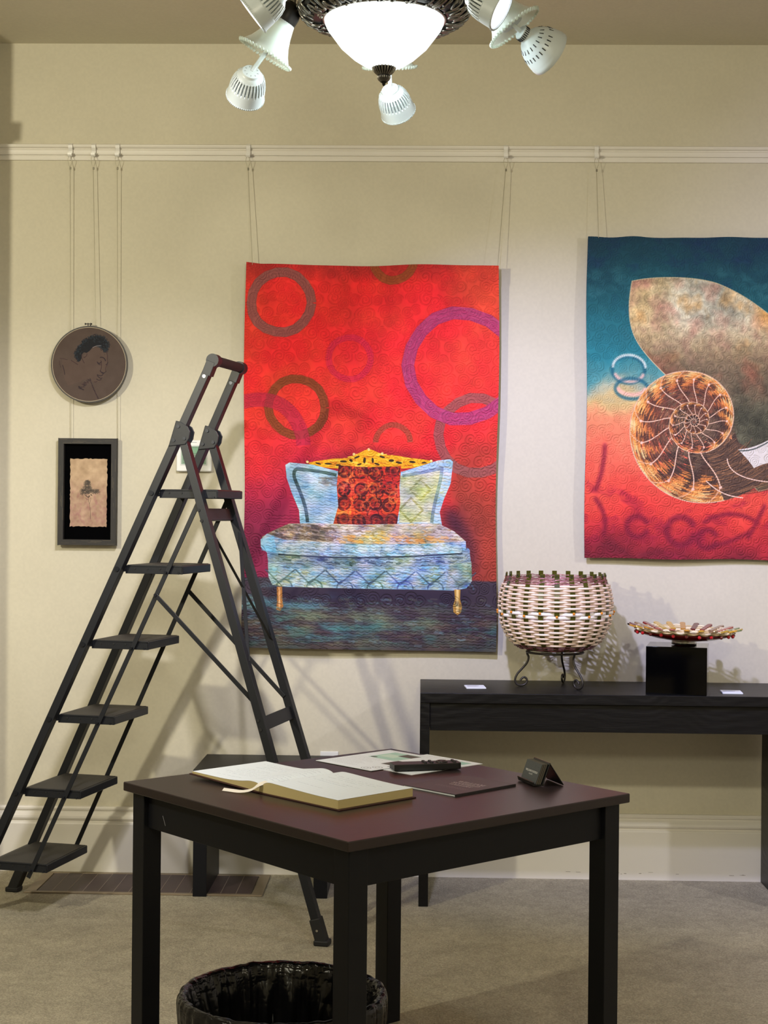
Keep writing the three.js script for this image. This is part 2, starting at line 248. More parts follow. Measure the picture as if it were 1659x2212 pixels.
// ================= framed flower =================
{
  const t = thing('framed_flower_print', 'dark rubbed wood frame with a pressed flower print on deckled parchment', 'picture', [-1.285, 1.467, 0.012]);
  const W = 0.226, H = 0.411, B = 0.0205;
  const worn = canvasTex(256, 1024, (c, w, h) => { const r = rng(9); c.fillStyle = '#1f1c1a'; c.fillRect(0, 0, w, h); for (let i = 0; i < 900; i++) { const x = r() * w, y = r() * h, l = 10 + r() * 90; c.strokeStyle = ['rgba(110,92,66,.16)', 'rgba(10,9,8,.4)', 'rgba(60,54,46,.35)'][i % 3]; c.lineWidth = 0.6 + r() * 2; c.beginPath(); c.moveTo(x, y); c.lineTo(x + (r() - 0.5) * 3, y + l); c.stroke(); } for (let i = 0; i < 26; i++) { c.fillStyle = 'rgba(150,128,92,.35)'; c.fillRect(r() * w, r() * h, 3 + r() * 8, 30 + r() * 90); } });
  const wm = std({ map: worn, roughness: 0.6 });
  const railShape = (L) => { const s = new THREE.Shape(); s.moveTo(-L / 2, 0); s.lineTo(L / 2, 0); s.lineTo(L / 2 - B, B); s.lineTo(-L / 2 + B, B); s.closePath(); const g = new THREE.ExtrudeGeometry(s, { depth: 0.024, bevelEnabled: true, bevelSize: 0.0012, bevelThickness: 0.002, bevelSegments: 2 }); const p = g.attributes.position, uv = g.attributes.uv; for (let i = 0; i < p.count; i++) uv.setXY(i, p.getY(i) / 0.05 + p.getZ(i) * 8, p.getX(i) / 0.42 + 0.5); return g; };
  for (const [L, a, x, y] of [[W, 0, 0, -H / 2], [W, PI, 0, H / 2], [H, PI / 2, W / 2, 0], [H, -PI / 2, -W / 2, 0]]) { const m = mesh('frame_rail', railShape(L), wm, t); m.rotation.z = a; m.position.set(x, y, 0.004); }
  mesh('backing', bx(W - 0.02, H - 0.02, 0.006, 0, 0, 0.007, 0), phy({ color: 0x020203, roughness: 1, specularIntensity: 0.1 }), t);
  const pw = 0.143, ph = 0.262, r = rng(12), sh = new THREE.Shape(); let first = true;
  const edge = (x0, y0, x1, y1, n) => { for (let i = 0; i < n; i++) { const f = i / n, jx = (r() - 0.5) * 0.0036, jy = (r() - 0.5) * 0.0036; const x = lerp(x0, x1, f) + jx, y = lerp(y0, y1, f) + jy; first ? sh.moveTo(x, y) : sh.lineTo(x, y); first = false; } };
  edge(-pw / 2, -ph / 2, pw / 2, -ph / 2, 20); edge(pw / 2, -ph / 2, pw / 2, ph / 2, 34); edge(pw / 2, ph / 2, -pw / 2, ph / 2, 20); edge(-pw / 2, ph / 2, -pw / 2, -ph / 2, 34);
  const pg = new THREE.ExtrudeGeometry(sh, { depth: 0.0012, bevelEnabled: false }); { const p = pg.attributes.position, uv = pg.attributes.uv; for (let i = 0; i < p.count; i++) uv.setXY(i, p.getX(i) / pw + 0.5, p.getY(i) / ph + 0.5); }
  const parch = canvasTex(572, 1048, (c, w, h) => {
    const q = rng(13);
    paintPixels(c, w, h, (x, y) => { const n = fbm(x / 130, y / 130, 1, 5), m = fbm(x / 60, y / 90, 5, 4), e = smooth(0.1, 0.9, y / h); const b = mix3([188, 160, 122], [176, 145, 116], e); const pk = clamp(m * 2.2 + 0.15) * smooth(0.25, 0.6, y / h); const k = n * 42 - 8 + (q() - 0.5) * 10; return [b[0] + k - pk * 12, b[1] + k * 0.95 - pk * 24, b[2] + 6 + k * 0.9 - pk * 10]; });
    c.strokeStyle = '#2f2822'; c.lineWidth = 4; c.beginPath(); c.moveTo(292, 560); c.bezierCurveTo(262, 640, 330, 720, 318, 930); c.stroke(); c.lineWidth = 3; c.beginPath(); c.moveTo(292, 620); c.quadraticCurveTo(250, 640, 240, 600); c.moveTo(300, 700); c.quadraticCurveTo(330, 640, 320, 600); c.stroke();
    const bloom = (x, y, s, sq) => { for (let i = 0; i < 110; i++) { const a = q() * 6.28, d = Math.sqrt(q()) * s; const px = x + Math.cos(a) * d, py = y + Math.sin(a) * d * sq; c.strokeStyle = ['rgba(44,38,34,.85)', 'rgba(80,70,60,.7)', 'rgba(120,104,86,.5)'][i % 3]; c.lineWidth = 3.2; c.beginPath(); c.moveTo(x + (px - x) * 0.3, y + (py - y) * 0.3); c.quadraticCurveTo(px + (q() - 0.5) * 26, py + (q() - 0.5) * 26, px, py); c.stroke(); } };
    for (let i = 0; i < 2; i++) { bloom(262, 420, 78, 1.2); bloom(225, 510, 86, 0.8); bloom(385, 505, 92, 0.55); bloom(290, 480, 70, 1); bloom(272, 365, 44, 1); }
    c.fillStyle = '#2a241f'; for (const [x, y] of [[250, 575], [300, 580], [330, 560], [278, 592]]) { c.beginPath(); c.ellipse(x, y, 18, 6, q() * 3, 0, 6.28); c.fill(); }
  });
  const sheet = mesh('parchment', pg, std({ map: parch, roughness: 0.85 }), t); sheet.position.set(0.002, -0.003, 0.011); sheet.userData.label = 'deckle edged stained parchment with a dark flower';
}
// ================= quilts =================
// quilting relief: stitched spirals and meanders; line(x, y, size) positions in the art's own units
function quilting(w, h, cell, seed, avoid) {
  return canvasTex(w, h, (c) => {
    const r = rng(seed); c.fillStyle = '#b4b4b4'; c.fillRect(0, 0, w, h); c.lineCap = 'round';
    const spiral = (x, y, R, turns, dir, a0, wd, col) => { c.strokeStyle = col; c.lineWidth = wd; c.beginPath(); for (let i = 0; i <= 40; i++) { const f = i / 40, a = a0 + dir * f * turns * 2 * PI, rr = R * (0.12 + 0.88 * f); const px = x + Math.cos(a) * rr * (1 + 0.08 * Math.sin(a * 3 + x)), py = y + Math.sin(a) * rr; i ? c.lineTo(px, py) : c.moveTo(px, py); } c.stroke(); };
    const rows = Math.ceil(h / cell) + 1, cols = Math.ceil(w / cell) + 1;
    for (let j = 0; j < rows; j++) for (let i = 0; i < cols; i++) {
      const x = (i + (j % 2) * 0.5 + (r() - 0.5) * 0.55) * cell, y = (j + (r() - 0.5) * 0.5) * cell; if (avoid && avoid(x, y)) continue;
      const R = cell * (0.46 + r() * 0.26), dir = r() < 0.5 ? -1 : 1, a0 = r() * 6.28, tn = 1.9 + r() * 1.1;
      spiral(x, y, R, tn, dir, a0, 6, 'rgba(90,90,90,.5)'); spiral(x, y, R, tn, dir, a0, 3, 'rgba(40,40,40,.6)');
    }
    if (avoid) for (let y = 0; y < h; y += cell * 0.26) for (let x = 0; x < w; x += cell * 0.5) { if (!avoid(x, y)) continue; c.strokeStyle = 'rgba(50,50,50,.5)'; c.lineWidth = 4; c.beginPath(); const yy = y + (r() - 0.5) * 6; c.moveTo(x, yy); c.bezierCurveTo(x + cell * 0.2, yy - cell * 0.22 * r(), x + cell * 0.35, yy + cell * 0.26 * r(), x + cell * 0.56, yy + (r() - 0.5) * cell * 0.14); c.stroke(); }
    const im = c.getImageData(0, 0, w, h), s = new Float32Array(w * h), d = im.data; // soften, so that the cloth puffs between the stitches
    for (let i = 0; i < w * h; i++) s[i] = d[4 * i];
    for (let k = 0; k < 2; k++) { const t = s.slice(); for (let y = 2; y < h - 2; y++) for (let x = 2; x < w - 2; x++) { const i = y * w + x; s[i] = (t[i] * 2 + t[i - 1] + t[i + 1] + t[i - w] + t[i + w] + 0.5 * (t[i - 2] + t[i + 2] + t[i - 2 * w] + t[i + 2 * w])) / 8; } }
    for (let i = 0; i < w * h; i++) d[4 * i] = d[4 * i + 1] = d[4 * i + 2] = s[i];
    c.putImageData(im, 0, 0);
  }, false);
}
function quiltSlab(w, h, depth, f) { const g = new THREE.BoxGeometry(w, h, depth, 72, 108, 1), p = g.attributes.position; for (let i = 0; i < p.count; i++) { const [dx, dy, dz] = f(p.getX(i) / w + 0.5, p.getY(i) / h + 0.5); p.setXYZ(i, p.getX(i) + dx, p.getY(i) + dy, p.getZ(i) + dz); } g.computeVertexNormals(); return g; }

// --- the red quilt with the settee ---
const art1 = canvasTex(1100, 1664, (c, W, H) => {
  const r = rng(21);
  // cloth colour, in the quilt's own 550 x 832 units (x2)
  paintPixels(c, W, H, (X, Y) => {
    const x = X / 2, y = Y / 2, n = fbm(x / 90, y / 90, 0.5, 5), n2 = fbm(x / 40, y / 60, 4.5, 4), n3 = fbm(x / 200, y / 160, 9.5, 3);
    let a = [243, 38, 44];
    a = mix3(a, [238, 72, 44], clamp(0.2 + n * 1.5 + 0.3 * smooth(250, 0, x)) * 0.75);
    a = mix3(a, [176, 40, 40], smooth(46, 0, y + n2 * 26) * 0.75);
    a = mix3(a, [214, 82, 46], smooth(400, 540, x + n * 60) * smooth(420, 80, y) * 0.5);
    const low = smooth(300, 520, y + n3 * 130);
    a = mix3(a, mix3([196, 34, 74], [128, 30, 66], smooth(380, 620, y)), low * smooth(330, 60, x + n * 60));
    a = mix3(a, [160, 62, 44], low * smooth(400, 500, x + n * 50) * 0.9);
    a = mix3(a, [88, 36, 52], smooth(470, 640, y) * smooth(395, 440, x + n * 30) * smooth(540, 470, x) * 0.7);
    const k = 1 + n2 * 0.22 + (r() - 0.5) * 0.05; a = [a[0] * k, a[1] * k, a[2] * k];
    // painted floor
    const fl = smooth(676, 682, y + n2 * 3);
    if (fl > 0) {
      const s1 = fbm(x / 70 + 3, y / 22, 2.2, 5), s2 = fbm(x / 110, y / 34, 8.8, 4);
      let b = [62, 50, 62];
      b = mix3(b, [92, 136, 150], clamp(0.15 + s1 * 2.6) * smooth(330, 150, x) * smooth(660, 730, y));
      b = mix3(b, [104, 112, 92], clamp(s2 * 2.6 + 0.25) * smooth(715, 765, y));
      b = mix3(b, [70, 120, 116], clamp(s1 * 2.4) * smooth(720, 790, y) * 0.9);
      b = mix3(b, [120, 92, 74], clamp(-s1 * 2.2 - 0.1) * smooth(730, 790, y) * 0.8);
      b = mix3(b, [64, 60, 56], smooth(790, 832, y) * 0.5);
      a = mix3(a, b, fl);
    }
    return a;
  });
  c.scale(2, 2); c.lineJoin = 'round'; c.lineCap = 'butt';
  // all positions below are in units of the settee drawing: k units per quilt unit
  const k = 1 / 2.7197, X = (cx) => (cx - 84) * k, Y = (cy) => (cy - 90) * k;
  const ring = (cx, cy, ro, ri, col, al, a0 = 0, a1 = 2 * PI, sq = 1) => { const rm = (ro + ri) / 2 * k, w = (ro - ri) * k; c.globalAlpha = al; c.strokeStyle = col; c.lineWidth = w; c.beginPath(); for (let i = 0; i <= 18; i++) { const a = lerp(a0, a1, i / 18), j = 1 + 0.012 * Math.sin(a * 5 + cx); const px = X(cx) + Math.cos(a) * rm * j, py = Y(cy) + Math.sin(a) * rm * sq * j; i ? c.lineTo(px, py) : c.moveTo(px, py); } c.stroke(); c.globalAlpha = al * 0.6; c.strokeStyle = 'rgba(60,20,30,.55)'; c.lineWidth = 0.7; for (const q of [-0.5, -0.17, 0.17, 0.5]) { c.beginPath(); c.arc(X(cx), Y(cy), rm + w * q, a0, a1); c.stroke(); } c.globalAlpha = 1; };
  ring(297, 315, 206, 150, '#8f5a58', 0.85); ring(960, 58, 146, 96, '#965024', 0.8); ring(705, 635, 142, 106, '#d81f4c', 0.6); ring(395, 930, 192, 142, '#8a4522', 0.92);
  ring(170, 1150, 305, 222, '#bb2246', 0.7, -0.62 * PI, 0.02); ring(965, 1130, 118, 86, '#a44a30', 0.75, PI, 2 * PI); ring(1455, 1085, 250, 192, '#8d5854', 0.75);
  ring(1362, 680, 350, 276, '#b4386a', 0.92); 
  // violet wool texture on the big ring
  for (let i = 0; i < 900; i++) { const a = r() * 6.28, q = 280 + r() * 66; c.strokeStyle = ['rgba(222,104,140,.35)', 'rgba(120,36,76,.35)', 'rgba(166,84,124,.3)'][i % 3]; c.lineWidth = 0.8; c.beginPath(); c.arc(X(1362), Y(680), q * k, a, a + 0.09); c.stroke(); }
  // --- settee, drawn in the units of the lower half ---
  c.save(); c.scale(k, k); c.translate(-62, 1088 - 90 - 0); // lower drawing: x from 62, y 0 is quilt unit 366
  const poly = (pts, fill) => { c.fillStyle = fill; c.beginPath(); c.moveTo(pts[0], pts[1]); for (let i = 2; i < pts.length; i += 2) c.lineTo(pts[i], pts[i + 1]); c.closePath(); c.fill(); };
  const soft = (pts, fill) => { const n = pts.length / 2; c.fillStyle = fill; c.beginPath(); for (let i = 0; i < n; i++) { const a = (i % n) * 2, b = ((i + 1) % n) * 2; const mx = (pts[a] + pts[b]) / 2, my = (pts[a + 1] + pts[b + 1]) / 2; i ? c.quadraticCurveTo(pts[a], pts[a + 1], mx, my) : c.moveTo(mx, my); } const mx = (pts[0] + pts[2]) / 2, my = (pts[1] + pts[3]) / 2; c.quadraticCurveTo(pts[0], pts[1], mx, my); c.closePath(); c.fill(); };
  const speck = (x0, y0, x1, y1, n, cols, lw, clipPts) => { c.save(); if (clipPts) { c.beginPath(); c.moveTo(clipPts[0], clipPts[1]); for (let i = 2; i < clipPts.length; i += 2) c.lineTo(clipPts[i], clipPts[i + 1]); c.closePath(); c.clip(); } for (let i = 0; i < n; i++) { const x = lerp(x0, x1, r()), y = lerp(y0, y1, r()), l = 14 + r() * 40; c.strokeStyle = cols[i % cols.length]; c.lineWidth = lw * (0.5 + r()); c.beginPath(); c.moveTo(x, y); c.bezierCurveTo(x + l * 0.3, y - 10 * r(), x + l * 0.6, y + 12 * r(), x + l, y + (r() - 0.5) * 10); c.stroke(); } c.restore(); };
  // deep dye round the settee
  c.filter = 'blur(20px)'; poly([360, 175, 560, 130, 800, 66, 1050, 105, 1260, 150, 1240, 215, 360, 215], 'rgba(96,22,40,.55)'); poly([1240, 420, 1330, 440, 1420, 620, 1430, 760, 1400, 800, 1380, 620, 1260, 540], 'rgba(50,24,46,.75)'); poly([230, 900, 1400, 900, 1370, 1000, 320, 990], 'rgba(40,30,52,.75)'); c.filter = 'none';
  poly([200, 690, 1400, 660, 1412, 760, 1400, 880, 240, 880, 212, 760], '#7d93a0');
  // gold crest
  soft([425, 178, 470, 160, 540, 150, 600, 138, 660, 140, 705, 122, 745, 104, 800, 76, 860, 104, 900, 118, 960, 118, 1040, 134, 1110, 140, 1185, 152, 1180, 178, 1000, 200, 620, 205], '#f0a81a');
  speck(440, 100, 1170, 190, 160, ['rgba(255,214,70,.8)', 'rgba(214,120,20,.8)', 'rgba(255,190,40,.7)'], 7, [440, 170, 640, 140, 800, 85, 1000, 130, 1175, 155, 1100, 190, 620, 195]);
  for (const [x, y, a, b, t] of [[775, 148, 10, 22, 0.1], [824, 148, 8, 20, -0.1], [650, 156, 26, 8, 0], [695, 150, 14, 10, 0.5], [730, 130, 22, 7, -0.4], [880, 128, 22, 7, 0.3], [935, 150, 20, 10, 0], [980, 162, 24, 8, 0.2], [560, 172, 28, 7, 0], [500, 172, 22, 6, 0.2], [1060, 158, 24, 8, 0.1], [1130, 162, 18, 6, 0], [620, 178, 20, 6, 0], [850, 170, 20, 7, 0.3], [745, 172, 18, 6, -0.3]]) { c.fillStyle = '#3c2a10'; c.beginPath(); c.ellipse(x, y, a * 0.8, b * 0.8, t, 0, 6.28); c.fill(); }
  for (const [x, y] of [[800, 84], [436, 164], [1172, 152], [712, 112], [880, 108]]) { c.fillStyle = '#ffdf8a'; c.beginPath(); c.arc(x, y, 8, 0, 6.28); c.fill(); }
  // back rest
  const back = [305, 185, 330, 170, 470, 180, 620, 215, 1000, 215, 1120, 178, 1210, 148, 1285, 138, 1302, 152, 1290, 280, 1252, 370, 1226, 450, 1240, 530, 395, 530, 388, 450, 342, 345, 312, 260];
  poly(back, '#9dc0d2'); speck(300, 160, 640, 530, 260, ['rgba(190,222,236,.6)', 'rgba(120,160,184,.5)', 'rgba(160,200,215,.6)'], 6, back); speck(980, 150, 1300, 530, 260, ['rgba(196,200,160,.6)', 'rgba(150,150,104,.6)', 'rgba(170,190,190,.55)', 'rgba(206,196,170,.5)'], 7, back);
  poly([990, 240, 1230, 205, 1205, 330, 1175, 510, 985, 515], 'rgba(176,178,124,.8)');
  c.strokeStyle = 'rgba(120,124,74,.8)'; c.lineWidth = 12; for (const [x, y, s] of [[1055, 440, 70], [1110, 320, 60]]) { c.beginPath(); c.moveTo(x - s, y); c.lineTo(x, y - s); c.lineTo(x + s, y); c.lineTo(x, y + s); c.closePath(); c.stroke(); }
  speck(990, 230, 1225, 510, 120, ['rgba(214,210,160,.6)', 'rgba(140,148,96,.5)'], 6, [990, 240, 1230, 205, 1205, 330, 1175, 510, 985, 515]);
  speck(500, 250, 630, 300, 60, ['rgba(110,112,112,.5)', 'rgba(150,150,140,.4)'], 9);
  c.strokeStyle = '#4a626e'; c.lineWidth = 20; c.beginPath(); c.moveTo(610, 238); c.quadraticCurveTo(500, 214, 376, 208); c.quadraticCurveTo(348, 216, 360, 262); c.bezierCurveTo(385, 330, 430, 400, 440, 520); c.stroke();
  c.strokeStyle = '#6c8084'; c.lineWidth = 20; c.beginPath(); c.moveTo(1002, 240); c.quadraticCurveTo(1100, 225, 1236, 192); c.bezierCurveTo(1236, 280, 1190, 380, 1178, 516); c.stroke();
  // red rose cushion
  const cush = [622, 180, 800, 188, 994, 184, 985, 300, 990, 400, 972, 522, 780, 526, 592, 532, 622, 420, 612, 300];
  poly(cush, '#c8321f'); c.save(); c.beginPath(); c.moveTo(622, 180); for (let i = 2; i < cush.length; i += 2) c.lineTo(cush[i], cush[i + 1]); c.closePath(); c.clip();
  poly([620, 180, 700, 190, 720, 330, 690, 520, 592, 532], 'rgba(238,110,52,.55)');
  for (let i = 0; i < 16; i++) { const x = 660 + (i % 4) * 92 + (r() - 0.5) * 20, y = 215 + Math.floor(i / 4) * 98 + (r() - 0.5) * 20; for (let q = 5; q > 0; q--) { c.fillStyle = ['#4a1418', '#7a1f1c', '#b8321f', '#5a181c', '#2e0f14'][q - 1]; c.globalAlpha = 0.8; c.beginPath(); c.ellipse(x + (r() - 0.5) * 8, y + (r() - 0.5) * 8, q * 9, q * 8.4, r() * 3, 0, 6.28); c.fill(); } c.globalAlpha = 1; }
  for (let i = 0; i < 200; i++) { const x = 600 + r() * 390, y = 185 + r() * 340; c.strokeStyle = ['rgba(236,100,46,.55)', 'rgba(250,150,80,.3)', 'rgba(60,14,20,.6)', 'rgba(200,44,34,.6)'][i % 4]; c.lineWidth = 3 + r() * 9; c.beginPath(); c.arc(x, y, 8 + r() * 26, r() * 6, r() * 6 + 1.6); c.stroke(); }
  poly([600, 470, 980, 470, 972, 530, 592, 536], 'rgba(70,16,28,.35)'); c.restore();
  // seat top
  const seat = [165, 612, 230, 575, 330, 530, 500, 524, 800, 528, 1000, 522, 1220, 518, 1310, 560, 1380, 618, 1376, 655, 1100, 648, 700, 650, 300, 645];
  poly(seat, '#a99b86'); speck(170, 520, 1370, 645, 420, ['rgba(206,190,160,.7)', 'rgba(120,104,84,.7)', 'rgba(196,150,90,.55)', 'rgba(206,200,196,.6)', 'rgba(150,160,160,.5)'], 9, seat);
  speck(170, 540, 560, 620, 140, ['rgba(92,80,62,.6)', 'rgba(140,120,90,.5)'], 12, seat);
  speck(600, 590, 1250, 636, 60, ['rgba(214,158,88,.7)'], 12, seat);
  const cf = [162, 625, 200, 590, 300, 625, 700, 642, 1100, 640, 1380, 618, 1382, 660, 1330, 700, 1150, 716, 700, 722, 300, 712, 200, 700, 164, 668];
  poly(cf, '#93b4c2'); speck(165, 620, 1380, 716, 260, ['rgba(150,214,240,.7)', 'rgba(120,140,120,.6)', 'rgba(190,206,206,.6)', 'rgba(90,120,140,.5)'], 9, cf); for (let i = 0; i < 15; i++) { c.fillStyle = 'rgba(198,216,214,.5)'; c.beginPath(); c.ellipse(210 + i * 80, 668, 30, 22, 0, 0, 6.28); c.fill(); }
  poly([162, 625, 240, 600, 260, 700, 170, 690], 'rgba(140,216,246,.6)');
  const band = [204, 702, 300, 712, 700, 724, 1150, 718, 1340, 700, 1390, 655, 1404, 670, 1400, 715, 1330, 752, 1000, 774, 600, 778, 260, 764, 214, 735];
  poly(band, '#7f97a4'); speck(205, 690, 1400, 775, 200, ['rgba(60,76,92,.7)', 'rgba(160,190,206,.6)', 'rgba(110,120,110,.5)'], 8, band);
  c.strokeStyle = '#34404e'; c.lineWidth = 9; c.beginPath(); c.moveTo(270, 712); c.quadraticCurveTo(760, 742, 1360, 690); c.stroke();
  const base = [210, 762, 300, 770, 700, 784, 1150, 770, 1412, 738, 1414, 850, 1380, 894, 1300, 908, 320, 902, 240, 892, 216, 845];
  poly(base, '#86a9bd'); speck(210, 750, 1412, 905, 420, ['rgba(146,200,226,.7)', 'rgba(120,132,108,.6)', 'rgba(84,112,148,.5)', 'rgba(196,206,200,.5)'], 9, base);
  c.strokeStyle = 'rgba(64,84,104,.7)'; c.lineWidth = 9; for (let i = 0; i < 7; i++) { const x = 280 + i * 178; c.beginPath(); c.moveTo(x - 84, 800); c.lineTo(x, 880); c.lineTo(x + 90, 800); c.stroke(); c.beginPath(); c.arc(x + 30, 905, 46, PI, 2 * PI); c.stroke(); }
  poly([1280, 750, 1412, 738, 1414, 850, 1340, 900, 1260, 905], 'rgba(120,132,96,.4)');
  // legs
  poly([266, 902, 298, 902, 302, 985, 308, 1015, 290, 1044, 266, 1036, 270, 985], '#b5783c'); poly([276, 902, 288, 902, 290, 1030, 280, 1030], '#f0b070');
  poly([1310, 902, 1346, 902, 1344, 960, 1356, 1000, 1350, 1036, 1330, 1052, 1306, 1036, 1302, 1000, 1314, 960], '#b88a40'); poly([1322, 902, 1336, 902, 1336, 1040, 1320, 1036], '#ecc880');
  // brushed water swirls on the floor
  { // mottled dye over the upholstery
    const mo = document.createElement('canvas'); mo.width = 380; mo.height = 240; paintPixels(mo.getContext('2d'), 380, 240, (x, y) => { const n = fbm(x / 26, y / 20, 7.7, 5), m = fbm(x / 50, y / 40, 2.9, 4); return [150 + n * 230 + m * 60, 146 + n * 190 + m * 90, 140 + n * 150 - m * 160]; });
    c.save(); c.globalCompositeOperation = 'overlay'; c.globalAlpha = 0.55; c.beginPath(); c.rect(150, 130, 1280, 780); c.clip(); c.filter = 'blur(2px)'; for (const pts of [back, seat, cf, band, base]) { c.save(); c.beginPath(); c.moveTo(pts[0], pts[1]); for (let i = 2; i < pts.length; i += 2) c.lineTo(pts[i], pts[i + 1]); c.closePath(); c.clip(); c.drawImage(mo, 150, 130, 1280, 800); c.restore(); } c.restore();
  }
  speck(62, 960, 1520, 1240, 520, ['rgba(130,176,190,.22)', 'rgba(40,36,44,.3)', 'rgba(120,128,96,.24)', 'rgba(80,130,120,.22)', 'rgba(60,54,50,.3)'], 10);
  c.restore();
});
const bump1 = quilting(1100, 1664, 50, 31, (x, y) => { const a = x / 2, b = y / 2; return (b > 545 && b < 700 && a > 45 && a < 490) || (b > 430 && b < 560 && a > 90 && a < 450) || (b > 730 && b < 832); });
{
  const t = thing('settee_quilt', 'red art quilt with coloured rings and a pale blue settee', 'quilt', [-0.194, 1.61, 0.034]);
  const w = 0.972, h = 1.474;
  const geo = quiltSlab(w, h, 0.007, (u, v) => [0.004 * Math.sin(v * 9 + 1) * (u < 0.5 ? -1 : 1) * Math.abs(u - 0.5) * 2, 0.003 * Math.sin(u * 11) * v + (v > 0.97 && u < 0.06 ? (0.06 - u) * 0.16 : 0) - 0.006 * (1 - v) * u, 0.006 * Math.sin(u * 5 + v * 3) * (0.3 + v) + 0.012 * v * u + 0.004 * Math.sin(v * 14 + u * 6) + (v > 0.96 ? 0.006 * Math.sin(u * 21) : 0)]);
  const front = std({ map: art1, roughness: 0.92, bumpMap: bump1, bumpScale: 0.0088 }), edge = std({ color: 0x5a2420, roughness: 0.95 }), bk = std({ color: 0x6b2f2c, roughness: 0.95 });
  mesh('cloth', geo, [edge, edge, edge, edge, front, bk], t);
}

